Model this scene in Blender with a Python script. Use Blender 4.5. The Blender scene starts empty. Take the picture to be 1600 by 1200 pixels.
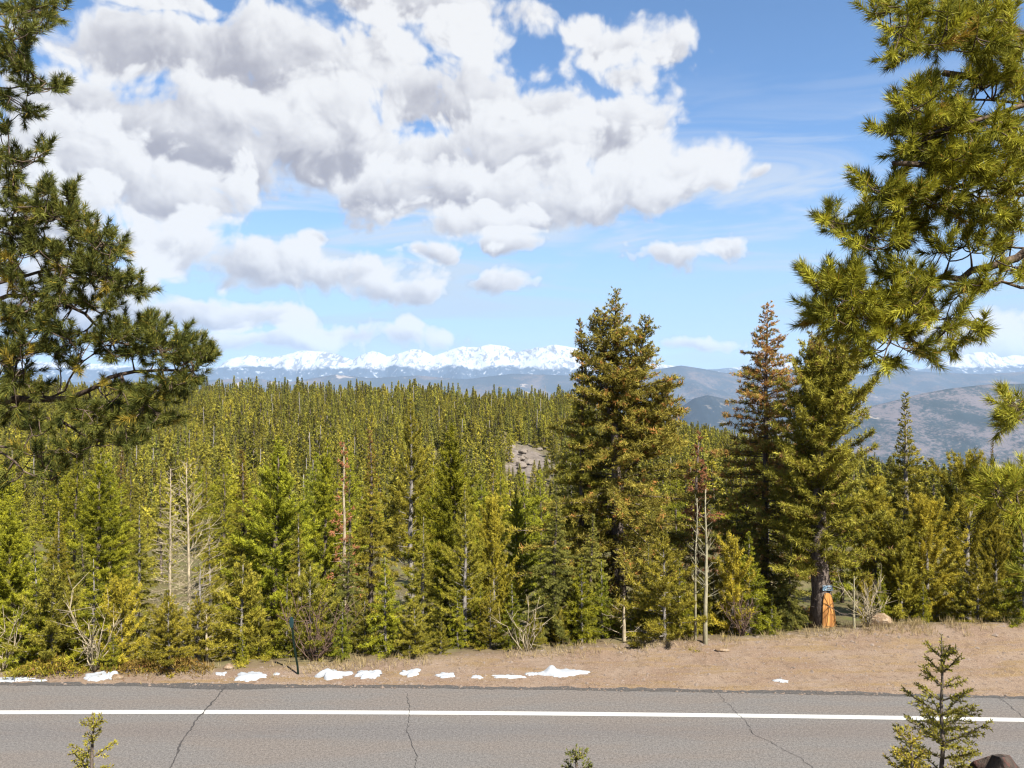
import bpy, math, random
import numpy as np
from mathutils import Vector

R = math.radians
rng = np.random.default_rng(7)
random.seed(7)
scene = bpy.context.scene
COL = scene.collection

# ------------------------------------------------------------------ camera
CAM_Z, FPX = 5.5, 1200.0
cam_d = bpy.data.cameras.new('camera')
cam = bpy.data.objects.new('camera', cam_d)
COL.objects.link(cam)
cam.location = (0, 0, CAM_Z)
cam.rotation_euler = (R(90), 0, 0)
cam_d.sensor_width = 36
cam_d.lens = 36 * FPX / 1600
cam_d.clip_start = 0.05
cam_d.clip_end = 200000
scene.camera = cam

# ------------------------------------------------------------------ light
SUN_EL, SUN_AZ = 49, 146          # azimuth clockwise from +Y (the view): behind, to the right
sdir = Vector((math.cos(R(SUN_EL)) * math.sin(R(SUN_AZ)), math.cos(R(SUN_EL)) * math.cos(R(SUN_AZ)), math.sin(R(SUN_EL))))
sun_d = bpy.data.lights.new('sun', 'SUN')
sun_d.energy = 5.0
sun_d.angle = R(0.5)
sun_d.color = (1.0, 0.95, 0.86)
sun = bpy.data.objects.new('sun', sun_d)
COL.objects.link(sun)
sun.rotation_euler = sdir.to_track_quat('Z', 'Y').to_euler()
sun.location = (0, -20, 60)

vs = scene.view_settings
vs.view_transform = 'Standard'
vs.look = 'None'
vs.gamma = 1
vs.use_curve_mapping = False
vs.exposure = 1.65
scene.render.engine = 'CYCLES'
cy = scene.cycles
cy.use_denoising = True
cy.max_bounces = 5
cy.diffuse_bounces = 2
scene.cycles.filter_width = 1.25
cy.glossy_bounces = 2
cy.transmission_bounces = 3
cy.volume_bounces = 0
cy.transparent_max_bounces = 4
cy.caustics_reflective = cy.caustics_refractive = False

# ------------------------------------------------------------------ world: blue sky with cumulus
world = bpy.data.worlds.new('World')
scene.world = world
world.use_nodes = True


class NT:
    """small helper that writes node graphs"""
    def __init__(s, tree):
        s.t = tree

    def n(s, typ, **kw):
        nd = s.t.nodes.new(typ)
        for k, v in kw.items():
            setattr(nd, k, v)
        return nd

    def put(s, sock, val):
        if isinstance(val, bpy.types.NodeSocket):
            s.t.links.new(val, sock)
        else:
            sock.default_value = val

    def math(s, op, a, b=None, c=None, clamp=False):
        nd = s.n('ShaderNodeMath', operation=op, use_clamp=clamp)
        for i, v in enumerate((a, b, c)):
            if v is not None:
                s.put(nd.inputs[i], v)
        return nd.outputs[0]

    def vec(s, op, a, b=None, c=None, scale=None):
        nd = s.n('ShaderNodeVectorMath', operation=op)
        for i, v in enumerate((a, b, c)):
            if v is not None:
                s.put(nd.inputs[i], v)
        if scale is not None:
            s.put(nd.inputs['Scale'], scale)
        return nd.outputs['Value'] if op in ('LENGTH', 'DOT_PRODUCT', 'DISTANCE') else nd.outputs[0]

    def noise(s, vec, scale, detail=4, rough=.5, dim='3D', dist=0.0, col=False):
        nd = s.n('ShaderNodeTexNoise', noise_dimensions=dim)
        if vec is not None:
            s.put(nd.inputs['Vector'], vec)
        nd.inputs['Scale'].default_value = scale
        nd.inputs['Detail'].default_value = detail
        nd.inputs['Roughness'].default_value = rough
        nd.inputs['Distortion'].default_value = dist
        return nd.outputs['Color'] if col else nd.outputs[0]

    def mapr(s, v, a, b, c=0.0, d=1.0, smooth=True):
        nd = s.n('ShaderNodeMapRange')
        nd.interpolation_type = 'SMOOTHSTEP' if smooth else 'LINEAR'
        nd.clamp = True
        s.put(nd.inputs[0], v)
        for i, x in enumerate((a, b, c, d)):
            nd.inputs[i + 1].default_value = x
        return nd.outputs[0]

    def mix(s, f, a, b, mode='MIX'):
        nd = s.n('ShaderNodeMix', data_type='RGBA', blend_type=mode)
        s.put(nd.inputs[0], f)
        for sock, v in ((nd.inputs[6], a), (nd.inputs[7], b)):
            s.put(sock, v if isinstance(v, bpy.types.NodeSocket) else (*v, 1) if len(v) == 3 else v)
        return nd.outputs[2]


def azel(px, py):
    a = math.atan((px - 800) / FPX)
    return a, math.atan((600 - py) / FPX * math.cos(a))


# cumulus bodies: centre and half size of each heap as it stands in the sky, the higher ones first
CLOUDS = [
    (650, 8, 200, 44), (260, 2, 120, 22), (915, 45, 46, 27), (720, 58, 78, 35), (420, 60, 80, 55), (1040, 70, 60, 44), (955, 75, 74, 48), (200, 85, 150, 62), (590, 95, 115, 68),
    (330, 105, 165, 72), (470, 112, 135, 92), (975, 122, 64, 33), (640, 168, 115, 64), (745, 165, 108, 74), (855, 180, 100, 78), (120, 190, 160, 95), (950, 215, 112, 84), (500, 222, 170, 84),
    (300, 225, 200, 104), (1125, 240, 50, 36), (660, 252, 115, 60), (820, 255, 135, 78), (1085, 260, 90, 46), (1190, 258, 30, 15), (100, 275, 195, 92), (1020, 278, 125, 54), (255, 302, 145, 64),
    (900, 306, 155, 58), (620, 314, 108, 54), (760, 320, 190, 60), (60, 345, 170, 74), (700, 348, 125, 30), (502, 378, 30, 16), (790, 381, 82, 19), (250, 388, 145, 48), (1155, 390, 56, 26),
    (682, 397, 62, 24), (1050, 402, 78, 28), (400, 418, 155, 48), (540, 440, 135, 40), (785, 440, 80, 22), (130, 455, 160, 84), (630, 461, 82, 23), (340, 492, 205, 37), (1490, 515, 150, 28),
    (560, 525, 170, 25), (1100, 535, 90, 13), (420, 537, 160, 18), (1570, 540, 120, 30),
]


def build_world():
    t = NT(world.node_tree)
    world.node_tree.nodes.clear()
    out = t.n('ShaderNodeOutputWorld')
    bg = t.n('ShaderNodeBackground')
    tc = t.n('ShaderNodeTexCoord')
    D = tc.outputs['Generated']
    sp = t.n('ShaderNodeSeparateXYZ')
    t.put(sp.inputs[0], D)
    az = t.math('ARCTAN2', sp.outputs[0], sp.outputs[1])
    el = t.math('ARCSINE', sp.outputs[2])
    cb = t.n('ShaderNodeCombineXYZ')
    t.put(cb.inputs[0], az)
    t.put(cb.inputs[1], el)
    P = cb.outputs[0]
    w = t.vec('SUBTRACT', t.noise(P, 8.0, 2.0, .5, '2D', col=True), (.5, .5, .5))
    P1 = t.vec('MULTIPLY_ADD', w, (.055, .04, 0), P)

    def billow(p):
        big = t.noise(p, 13.0, 7.0, .57, '2D')
        vo = t.n('ShaderNodeTexVoronoi', voronoi_dimensions='2D', feature='F1')
        t.put(vo.inputs['Vector'], p)
        vo.inputs['Scale'].default_value = 19.0
        vo.inputs['Detail'].default_value = 2.0
        vo.inputs['Roughness'].default_value = .55
        vo.inputs['Lacunarity'].default_value = 2.3
        big = t.math('MULTIPLY_ADD', t.math('SUBTRACT', .55, vo.outputs['Distance']), .26, big)
        return t.math('MULTIPLY_ADD', big, 1.15, -.485)
    nb = billow(P1)
    nb2 = billow(t.vec('ADD', P1, (.010, .014, 0)))
    rel = t.math('SUBTRACT', nb, nb2)
    nbw = t.math('MULTIPLY_ADD', nb, 3.6, .55)
    S, lit = None, None
    for (cx, cy_, rx, ry) in CLOUDS:
        a, e = azel(cx, cy_)
        ra, re = rx / FPX * math.cos(a) ** 2, ry / FPX * math.cos(a)
        k = min(1.0, max(.55, (ra * re) ** .5 / .10))
        q = t.vec('MULTIPLY_ADD', P1, (1 / ra, 1 / re, 0), (-a / ra, -e / re, 0))
        sh = t.math('MULTIPLY_ADD', t.vec('DOT_PRODUCT', q, (.20, .54, 0)), 1.0, .35 + (1 - k) * .60)
        sv = t.math('MULTIPLY_ADD', t.vec('LENGTH', q), -k, k)
        if S is None:
            S, lit = sv, sh
            continue
        S = t.math('MAXIMUM', S, sv)
        wt = t.math('MULTIPLY_ADD', sv, 3.6, nbw, clamp=True)
        mx = t.n('ShaderNodeMix', data_type='FLOAT')
        t.put(mx.inputs[0], wt)
        t.put(mx.inputs[2], lit)
        t.put(mx.inputs[3], sh)
        lit = mx.outputs[0]
    # the same broken cumulus goes on round the rest of the sky
    far = t.noise(t.vec('MULTIPLY', P, (1, 1.6, 0)), 2.6, 3.0, .5, '2D')
    outm = t.math('MAXIMUM', t.mapr(t.math('ABSOLUTE', az), .62, .85), t.mapr(el, .50, .70))
    f = t.math('ADD', t.math('MULTIPLY_ADD', far, 3.0, -1.62), t.math('MULTIPLY_ADD', outm, 1.5, -1.5))
    S = t.math('MAXIMUM', S, f)
    mx = t.n('ShaderNodeMix', data_type='FLOAT')
    t.put(mx.inputs[0], outm)
    t.put(mx.inputs[2], lit)
    mx.inputs[3].default_value = .60
    lit = mx.outputs[0]
    d0 = t.math('ADD', S, nb)
    alpha = t.mapr(d0, .0, .30)
    lit = t.math('MULTIPLY_ADD', rel, .72, lit, clamp=True)
    # thin edges let the light through
    lit = t.math('ADD', lit, t.mapr(d0, .34, .0, .0, .30), clamp=True)
    ccol = t.mix(t.mapr(lit, .0, .95), CLOUD_DARK, CLOUD_LIT)
    sky = t.n('ShaderNodeTexSky', sky_type='NISHITA')
    sky.sun_disc = False
    sky.sun_elevation = R(SUN_EL)
    sky.sun_rotation = R(SUN_AZ)
    sky.altitude = 3000
    sky.air_density = 1.0
    sky.dust_density = .4
    sky.ozone_density = 2.0
    sc = t.vec('SCALE', t.vec('MULTIPLY', sky.outputs[0], (.79, .99, 1.08)), scale=SKY_STRENGTH)
    # thin cirrus streaks and a pale veil low down
    ci = t.noise(t.vec('MULTIPLY', P, (3.2, 22, 0)), 1.0, 5.0, .6, '2D', dist=.6)
    ci = t.mapr(ci, .38, .68)
    cm = t.mapr(el, .40, .16)
    ci = t.math('MULTIPLY', t.math('MULTIPLY', ci, cm), .95)
    base = t.mix(ci, sc, CIRRUS)
    veil = t.mapr(el, .34, .0)
    base = t.mix(t.math('MULTIPLY', veil, .9), base, VEIL)
    colr = t.mix(alpha, base, ccol)
    t.put(bg.inputs[0], colr)
    bg.inputs[1].default_value = 1.0
    t.put(out.inputs[0], bg.outputs[0])


SKY_STRENGTH = 0.064
CLOUD_LIT = (.288, .288, .290)
CLOUD_DARK = (.128, .127, .145)
CIRRUS = (.245, .255, .27)
VEIL = (.142, .196, .256)
build_world()
world.cycles.sampling_method = 'NONE'

# ------------------------------------------------------------------ helpers
def P3(px, py, d):
    """a point of the place at distance d along the view, from its bearing"""
    return np.array([(px - 800) / FPX * d, d, CAM_Z - (py - 600) / FPX * d])


def hash2(ix, iy, seed):
    h = (ix.astype(np.int64) * 374761393 + iy.astype(np.int64) * 668265263 + seed * 974711) & 0x7fffffff
    h = ((h ^ (h >> 13)) * 1274126177) & 0x7fffffff
    return ((h ^ (h >> 16)) & 0xffff) / 65535.0


def vnoise(x, y, seed=0):
    ix, iy = np.floor(x), np.floor(y)
    fx, fy = x - ix, y - iy
    fx, fy = fx * fx * fx * (fx * (fx * 6 - 15) + 10), fy * fy * fy * (fy * (fy * 6 - 15) + 10)
    a, b = hash2(ix, iy, seed), hash2(ix + 1, iy, seed)
    c, d = hash2(ix, iy + 1, seed), hash2(ix + 1, iy + 1, seed)
    return (a + (b - a) * fx) * (1 - fy) + (c + (d - c) * fx) * fy


def fbm(x, y, oct=4, seed=0, rough=.5, ridged=False):
    s, amp, tot = 0, 1.0, 0
    for o in range(oct):
        n = vnoise(x * 2 ** o + 17.3 * o, y * 2 ** o - 9.1 * o, seed + o)
        if ridged:
            n = 1 - np.abs(2 * n - 1)
        s = s + n * amp
        tot += amp
        amp *= rough
    return s / tot


class MB:
    """collects triangles (numpy) and links them as one mesh object"""
    def __init__(s):
        s.v, s.f, s.m, s.t, s.sm, s.n = [], [], [], [], [], 0

    def add(s, v, f, mat=0, tint=None, smooth=False):
        v = np.asarray(v, float).reshape(-1, 3)
        f = np.asarray(f, np.int64).reshape(-1, 3)
        if len(f) == 0:
            return
        s.v.append(v)
        s.f.append(f + s.n)
        s.n += len(v)
        s.m.append(np.full(len(f), mat))
        s.sm.append(np.full(len(f), smooth))
        if tint is None:
            tint = np.zeros((len(f), 4))
        s.t.append(np.broadcast_to(tint, (len(f), 4)))

    def mesh(s, name, mats):
        me = bpy.data.meshes.new(name)
        if s.n:
            v, f = np.concatenate(s.v), np.concatenate(s.f)
            me.vertices.add(len(v))
            me.vertices.foreach_set('co', v.astype(np.float32).ravel())
            me.loops.add(len(f) * 3)
            me.loops.foreach_set('vertex_index', f.astype(np.int32).ravel())
            me.polygons.add(len(f))
            me.polygons.foreach_set('loop_start', np.arange(0, len(f) * 3, 3, dtype=np.int32))
            me.polygons.foreach_set('material_index', np.concatenate(s.m).astype(np.int32))
            me.polygons.foreach_set('use_smooth', np.concatenate(s.sm))
            at = me.attributes.new('tint', 'FLOAT_COLOR', 'FACE')
            at.data.foreach_set('color', np.concatenate(s.t).astype(np.float32).ravel())
            me.update(calc_edges=True)
        for m in mats:
            me.materials.append(m)
        return me

    def build(s, name, mats, parent=None, loc=None):
        return link(name, s.mesh(name, mats if isinstance(mats, (list, tuple)) else [mats]), parent, loc)


def link(name, data, parent=None, loc=None):
    o = bpy.data.objects.new(name, data)
    COL.objects.link(o)
    if parent is not None:
        o.parent = parent
    if loc is not None:
        o.location = loc
    return o


def tag(o, label=None, cat=None, group=None, kind=None):
    for k, v in (('label', label), ('category', cat), ('group', group), ('kind', kind)):
        if v:
            o[k] = v
    return o


def unit(a):
    return a / np.maximum(np.linalg.norm(a, axis=-1, keepdims=True), 1e-9)


def tube(mb, pts, rad, n=6, mat=0, tint=None, cap=True):
    pts = np.asarray(pts, float)
    k = len(pts)
    rad = np.broadcast_to(np.asarray(rad, float), (k,))
    tan = unit(np.gradient(pts, axis=0))
    ref = np.array([0, 0, 1.0]) if abs(tan[0][2]) < .9 else np.array([1.0, 0, 0])
    a = unit(np.cross(tan, ref))
    b = np.cross(tan, a)
    th = np.arange(n) / n * 2 * np.pi
    ring = pts[:, None] + rad[:, None, None] * (np.cos(th)[None, :, None] * a[:, None] + np.sin(th)[None, :, None] * b[:, None])
    v = ring.reshape(-1, 3)
    i, j = np.meshgrid(np.arange(k - 1), np.arange(n), indexing='ij')
    A, B = i * n + j, i * n + (j + 1) % n
    f = np.concatenate([np.stack([A, B, B + n], -1).reshape(-1, 3), np.stack([A, B + n, A + n], -1).reshape(-1, 3)])
    if cap:
        v = np.concatenate([v, pts[-1:], pts[:1]])
        e = (k - 1) * n
        j = np.arange(n)
        f = np.concatenate([f, np.stack([e + j, e + (j + 1) % n, np.full(n, k * n)], -1), np.stack([(j + 1) % n, j, np.full(n, k * n + 1)], -1)])
    mb.add(v, f, mat, tint, True)


def blades(mb, o, d, ln, wd, mat=0, tint=None, rg=rng, kite=False):
    """thin leaf faces: o origins, d unit directions"""
    n = len(o)
    s = unit(np.cross(d, rg.normal(size=(n, 3))))
    ln, wd = np.broadcast_to(ln, (n,))[:, None], np.broadcast_to(wd, (n,))[:, None]
    if kite:
        m = o + d * ln * .45
        v = np.stack([o, m + s * wd / 2, o + d * ln, m - s * wd / 2], 1).reshape(-1, 3)
        b = np.arange(n)[:, None] * 4
        f = np.concatenate([b + [0, 1, 2], b + [0, 2, 3]])
        if tint is not None:
            tint = np.concatenate([tint, tint])
    else:
        v = np.stack([o - s * wd / 2, o + s * wd / 2, o + d * ln], 1).reshape(-1, 3)
        f = np.arange(n * 3).reshape(-1, 3)
    mb.add(v, f, mat, tint)


def sheet(xs, ys, zf):
    X, Y = np.meshgrid(xs, ys)
    Z = zf(X, Y)
    v = np.stack([X, Y, Z], -1).reshape(-1, 3)
    nx, ny = len(xs), len(ys)
    i, j = np.meshgrid(np.arange(ny - 1), np.arange(nx - 1), indexing='ij')
    a = (i * nx + j).ravel()
    return v, np.concatenate([np.stack([a, a + 1, a + nx + 1], -1), np.stack([a, a + nx + 1, a + nx], -1)])


# ------------------------------------------------------------------ materials
def material(name):
    m = bpy.data.materials.new(name)
    m.use_nodes = True
    m.node_tree.nodes.clear()
    return m, NT(m.node_tree)


def finish(t, col, rough=.9, spec=.2, bump=None, bstr=.3, bdist=.02, transl=0.0, tcol=None):
    out = t.n('ShaderNodeOutputMaterial')
    p = t.n('ShaderNodeBsdfPrincipled')
    t.put(p.inputs['Base Color'], col if isinstance(col, bpy.types.NodeSocket) else (*col, 1))
    t.put(p.inputs['Roughness'], rough)
    p.inputs['Specular IOR Level'].default_value = spec
    if bump is not None:
        b = t.n('ShaderNodeBump')
        b.inputs['Strength'].default_value = bstr
        b.inputs['Distance'].default_value = bdist
        t.put(b.inputs['Height'], bump)
        t.put(p.inputs['Normal'], b.outputs[0])
    sh = p.outputs[0]
    if transl:
        tr = t.n('ShaderNodeBsdfTranslucent')
        t.put(tr.inputs[0], tcol if tcol is not None else col)
        mx = t.n('ShaderNodeMixShader')
        mx.inputs[0].default_value = transl
        t.put(mx.inputs[1], sh)
        t.put(mx.inputs[2], tr.outputs[0])
        sh = mx.outputs[0]
    t.put(out.inputs[0], sh)


def tintnode(t):
    a = t.n('ShaderNodeAttribute', attribute_name='tint')
    s = t.n('ShaderNodeSeparateColor')
    t.put(s.inputs[0], a.outputs['Color'])
    return s.outputs


def needle_mat(name, dark, lite, rust=(.20, .085, .035), objvar=.25, transl=.36, rustall=0.0):
    m, t = material(name)
    tr, tg, tb = tintnode(t)
    oi = t.n('ShaderNodeObjectInfo')
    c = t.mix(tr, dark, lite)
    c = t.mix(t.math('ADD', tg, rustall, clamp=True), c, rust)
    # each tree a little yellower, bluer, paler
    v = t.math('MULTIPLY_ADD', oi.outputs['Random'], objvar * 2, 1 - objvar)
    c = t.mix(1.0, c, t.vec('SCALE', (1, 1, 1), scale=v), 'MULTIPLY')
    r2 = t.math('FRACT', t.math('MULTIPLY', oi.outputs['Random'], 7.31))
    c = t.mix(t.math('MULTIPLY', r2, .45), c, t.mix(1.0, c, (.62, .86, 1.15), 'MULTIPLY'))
    finish(t, c, .6, .12, transl=transl)
    return m


def bark_mat(name, a, b, scale=9):
    m, t = material(name)
    tc = t.n('ShaderNodeTexCoord')
    v = t.vec('MULTIPLY', tc.outputs['Object'], (scale, scale, scale * .25))
    n = t.noise(v, 2.0, 5, .65)
    n2 = t.noise(tc.outputs['Object'], scale * 4, 3, .6)
    f = t.mapr(t.math('ADD', t.math('MULTIPLY', n, .7), t.math('MULTIPLY', n2, .3)), .35, .65)
    finish(t, t.mix(f, a, b), .95, .1, n, .7, .02)
    return m


M = {}
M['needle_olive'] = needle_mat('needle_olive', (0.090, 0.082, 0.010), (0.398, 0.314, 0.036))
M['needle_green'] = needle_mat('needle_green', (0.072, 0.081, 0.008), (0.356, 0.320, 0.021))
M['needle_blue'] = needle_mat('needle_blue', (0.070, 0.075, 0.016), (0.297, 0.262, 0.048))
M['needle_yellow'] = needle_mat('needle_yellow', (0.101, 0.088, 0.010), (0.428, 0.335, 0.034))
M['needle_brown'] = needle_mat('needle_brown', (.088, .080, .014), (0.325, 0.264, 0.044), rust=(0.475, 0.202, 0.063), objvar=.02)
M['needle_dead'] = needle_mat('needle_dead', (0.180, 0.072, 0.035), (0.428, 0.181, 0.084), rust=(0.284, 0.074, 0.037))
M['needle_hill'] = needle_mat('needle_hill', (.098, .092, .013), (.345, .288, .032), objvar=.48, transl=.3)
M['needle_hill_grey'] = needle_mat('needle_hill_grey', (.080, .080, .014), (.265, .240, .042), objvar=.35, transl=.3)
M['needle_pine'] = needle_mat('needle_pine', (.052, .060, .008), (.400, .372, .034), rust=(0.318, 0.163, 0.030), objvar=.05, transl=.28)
M['needle_pine_dark'] = needle_mat('needle_pine_dark', (0.028, 0.038, 0.009), (0.159, 0.158, 0.028), rust=(0.360, 0.240, 0.030), objvar=.05, transl=.25)  # the left pine's shade is put into this darker needle colour
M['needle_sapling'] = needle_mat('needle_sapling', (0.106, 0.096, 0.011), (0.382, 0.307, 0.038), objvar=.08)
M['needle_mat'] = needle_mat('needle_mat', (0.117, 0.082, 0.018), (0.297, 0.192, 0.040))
M['bark'] = bark_mat('bark', (.045, .033, .026), (.155, .125, .105))
M['bark_pine'] = bark_mat('bark_pine', (.030, .022, .017), (.130, .095, .070), 20)
M['bark_grey'] = bark_mat('bark_grey', (.09, .08, .07), (.25, .225, .20))
M['bark_pale'] = bark_mat('bark_pale', (.16, .13, .085), (.36, .30, .205))
M['twig_red'] = bark_mat('twig_red', (.075, .048, .036), (.15, .10, .075))
M['aspen'] = bark_mat('aspen', (.15, .135, .085), (.29, .26, .175), 5)


def mat_plain(name, col, rough=.6, spec=.3, var=.2, scale=20):
    m, t = material(name)
    tc = t.n('ShaderNodeTexCoord')
    n = t.noise(tc.outputs['Object'], scale, 4, .6)
    c = t.mix(n, tuple(x * (1 - var) for x in col), tuple(min(1, x * (1 + var)) for x in col))
    finish(t, c, rough, spec, n, .2, .01)
    return m


def mat_asphalt(name, base, warm):
    m, t = material(name)
    g = t.n('ShaderNodeNewGeometry')
    p = g.outputs['Position']
    grain = t.noise(p, 60, 2, .7)
    fine = t.noise(p, 24, 3, .75)
    pat = t.noise(t.vec('MULTIPLY', p, (.35, 1.6, 1)), 1.0, 4, .6)
    f = t.mapr(t.math('ADD', t.math('MULTIPLY', grain, .55), t.math('MULTIPLY', fine, .45)), .36, .64, smooth=False)
    c = t.mix(f, tuple(x * .50 for x in base), tuple(x * 1.50 for x in base))
    c = t.mix(t.mapr(pat, .38, .62), c, t.mix(1.0, c, warm, 'MULTIPLY'))
    # wheel tracks run along the road, a little darker and smoother
    sp = t.n('ShaderNodeSeparateXYZ')
    t.put(sp.inputs[0], p)
    tr = t.math('ABSOLUTE', t.math('SUBTRACT', sp.outputs[1], 12.15))
    tm = t.math('MULTIPLY', t.mapr(tr, .45, .05), t.noise(t.vec('MULTIPLY', p, (.8, 5, 1)), 1.0, 4, .6))
    c = t.mix(t.math('MULTIPLY', tm, .55), c, t.mix(1.0, c, (.74, .74, .80), 'MULTIPLY'))
    finish(t, c, .92, .2, f, .35, .006)
    return m


M['asphalt'] = mat_asphalt('asphalt', (.098, .091, .086), (1.05, .99, .94))
M['asphalt_edge'] = mat_asphalt('asphalt_edge', (.052, .049, .047), (1.05, 1, .95))
M['tar'] = mat_plain('tar', (.040, .037, .036), .8, .2)
def mat_line():
    m, t = material('line_paint')
    p = t.n('ShaderNodeNewGeometry').outputs['Position']
    n = t.noise(p, 26, 5, .75)
    n2 = t.noise(p, 3, 4, .6)
    c = t.mix(n2, (.30, .295, .28), (.345, .34, .325))
    c = t.mix(t.mapr(n, .60, .68), c, (.13, .125, .118))
    finish(t, c, .7, .2, n, .2, .004)
    return m


M['line_paint'] = mat_line()
M['yellow_paint'] = mat_plain('yellow_paint', (.62, .40, .06), .7, .2, .12, 30)


def mat_ground():
    m, t = material('ground')
    g = t.n('ShaderNodeNewGeometry')
    p = g.outputs['Position']
    tr, tg, tb = tintnode(t)
    n1 = t.noise(p, .9, 5, .6)
    n2 = t.noise(p, 7, 5, .7)
    n3 = t.noise(p, 55, 3, .7)
    dirt = t.mix(t.mapr(n1, .35, .65), (0.135, 0.091, 0.064), (0.162, 0.119, 0.088))
    dirt = t.mix(t.mapr(t.noise(t.vec('MULTIPLY', p, (.5, 3, 1)), 1.2, 5, .65), .46, .66), dirt, (0.147, 0.099, 0.050))
    dirt = t.mix(t.math('MULTIPLY', t.mapr(n2, .50, .68), .75), dirt, (0.086, 0.058, 0.040))
    dirt = t.mix(t.math('MULTIPLY', t.mapr(n3, .54, .66), .8), dirt, (0.230, 0.181, 0.138))
    dirt = t.mix(t.math('MULTIPLY', t.mapr(n3, .46, .34), .8), dirt, (0.059, 0.041, 0.029))
    floor = t.mix(t.mapr(n2, .35, .65), (.055, .042, .022), (.115, .095, .045))
    floor = t.mix(t.mapr(n1, .45, .65), floor, (.085, .085, .028))
    rock = t.mix(t.mapr(n1, .3, .7), (.085, .070, .058), (.155, .132, .115))
    c = t.mix(tr, floor, dirt)
    c = t.mix(tg, c, rock)
    finish(t, c, .95, .1, t.math('ADD', n2, t.math('MULTIPLY', n3, .5)), .5, .03)
    return m


M['ground'] = mat_ground()


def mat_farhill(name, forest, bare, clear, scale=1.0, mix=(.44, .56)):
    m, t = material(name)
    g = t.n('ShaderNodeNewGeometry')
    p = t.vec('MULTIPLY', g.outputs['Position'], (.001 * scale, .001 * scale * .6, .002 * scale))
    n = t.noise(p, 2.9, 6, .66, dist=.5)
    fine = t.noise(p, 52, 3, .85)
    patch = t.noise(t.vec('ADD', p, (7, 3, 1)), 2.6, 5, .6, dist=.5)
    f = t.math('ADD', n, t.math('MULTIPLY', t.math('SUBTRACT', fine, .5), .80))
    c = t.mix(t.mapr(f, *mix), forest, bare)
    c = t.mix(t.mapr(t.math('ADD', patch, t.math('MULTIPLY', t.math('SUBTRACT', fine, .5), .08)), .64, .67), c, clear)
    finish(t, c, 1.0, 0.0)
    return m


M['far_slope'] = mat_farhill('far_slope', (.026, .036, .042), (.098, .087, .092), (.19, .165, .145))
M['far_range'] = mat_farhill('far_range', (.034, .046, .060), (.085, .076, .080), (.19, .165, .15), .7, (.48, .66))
M['shaded_hill'] = mat_farhill('shaded_hill', (.020, .028, .036), (.045, .048, .052), (.09, .085, .08), 1, (.5, .7))  # cloud shade over these hills is put into the dark colour


def mat_snowpeak():
    m, t = material('snow_peak')
    g = t.n('ShaderNodeNewGeometry')
    pos = g.outputs['Position']
    sp, sn = t.n('ShaderNodeSeparateXYZ'), t.n('ShaderNodeSeparateXYZ')
    t.put(sp.inputs[0], pos)
    t.put(sn.inputs[0], g.outputs['Normal'])
    p = t.vec('MULTIPLY', pos, (.001, .001, .001))
    n = t.noise(p, 1.4, 6, .65)
    st = t.noise(t.vec('MULTIPLY', p, (7, 1.2, 5)), 1.0, 6, .7, dist=1.2)
    hz = t.math('MULTIPLY_ADD', t.math('SUBTRACT', n, .5), 620.0, sp.outputs[2])
    a = t.n('ShaderNodeAttribute', attribute_name='treeline')
    treel = t.math('SUBTRACT', hz, a.outputs['Fac'])
    rock = t.mapr(t.math('ADD', t.math('MULTIPLY', st, .75), t.math('MULTIPLY', n, .35)), .54, .64)
    snow = t.mix(t.math('MULTIPLY', rock, .8), (.275, .29, .315), (.055, .055, .062))
    wood = t.mix(t.mapr(t.noise(p, 6, 5, .7), .56, .66), (.024, .034, .050), (.24, .255, .28))
    c = t.mix(t.mapr(treel, -40, 40), wood, snow)
    finish(t, c, .9, .1)
    return m


M['snow_peak'] = mat_snowpeak()


def mat_snow():
    m, t = material('old_snow')
    g = t.n('ShaderNodeNewGeometry')
    n = t.noise(g.outputs['Position'], 14, 5, .65)
    n2 = t.noise(g.outputs['Position'], 70, 3, .6)
    c = t.mix(t.mapr(n2, .60, .75), (.255, .27, .29), (.16, .15, .135))
    finish(t, c, .7, .3, t.math('ADD', n, n2), .5, .02)
    return m


M['snow'] = mat_snow()


def mat_rock(name, a, b, moss):
    m, t = material(name)
    tc = t.n('ShaderNodeTexCoord')
    p = tc.outputs['Object']
    n = t.noise(p, 6, 6, .65)
    n2 = t.noise(p, 17, 5, .7)
    c = t.mix(t.mapr(n, .38, .62), a, b)
    c = t.mix(t.mapr(n2, .56, .63), c, moss)
    finish(t, c, .9, .2, t.math('ADD', n, n2), .8, .04)
    return m


M['boulder'] = mat_rock('boulder', (.020, .015, .012), (.060, .045, .036), (.075, .035, .028))
M['tan_rock'] = mat_rock('tan_rock', (.13, .085, .05), (.21, .15, .095), (.24, .20, .16))
M['grey_rock'] = mat_rock('grey_rock', (.10, .082, .066), (.18, .152, .125), (.06, .05, .042))
M['grass'] = needle_mat('dry_grass', (.22, .16, .075), (.42, .32, .16), objvar=.05)

# ------------------------------------------------------------------ the lie of the land
LX = np.array([-8.58, -4.07, 0, 4.46, 8.37])
LINE = np.polyfit(LX, [12.87, 12.84, 12.82, 12.74, 12.55], 2)
EDGE = np.polyfit(np.array([-9.4, -4.4, 0, 4.82, 9.0]), [14.16, 14.04, 13.98, 13.78, 13.52], 2)


def curve(poly, x):
    """the road's bend near the camera, running on straight farther off"""
    x = np.asarray(x, float)
    xc = np.clip(x, -14, 14)
    d = np.polyder(poly)
    return np.polyval(poly, xc) + (x - xc) * np.polyval(d, xc)


def line_y(x):
    return curve(LINE, x)


def edge_y(x):
    return curve(EDGE, x)


def crest_y(x):
    return edge_y(x) + np.interp(x, [-14, -9, -5.7, -3, 0, 4, 8, 12], [.25, .32, .55, 1.05, 1.6, 2.25, 2.85, 3.2])


def crest_h(x):
    return np.interp(x, [-9, -3, 0, 4, 8, 12], [0, .02, .05, .12, .30, .4])


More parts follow.
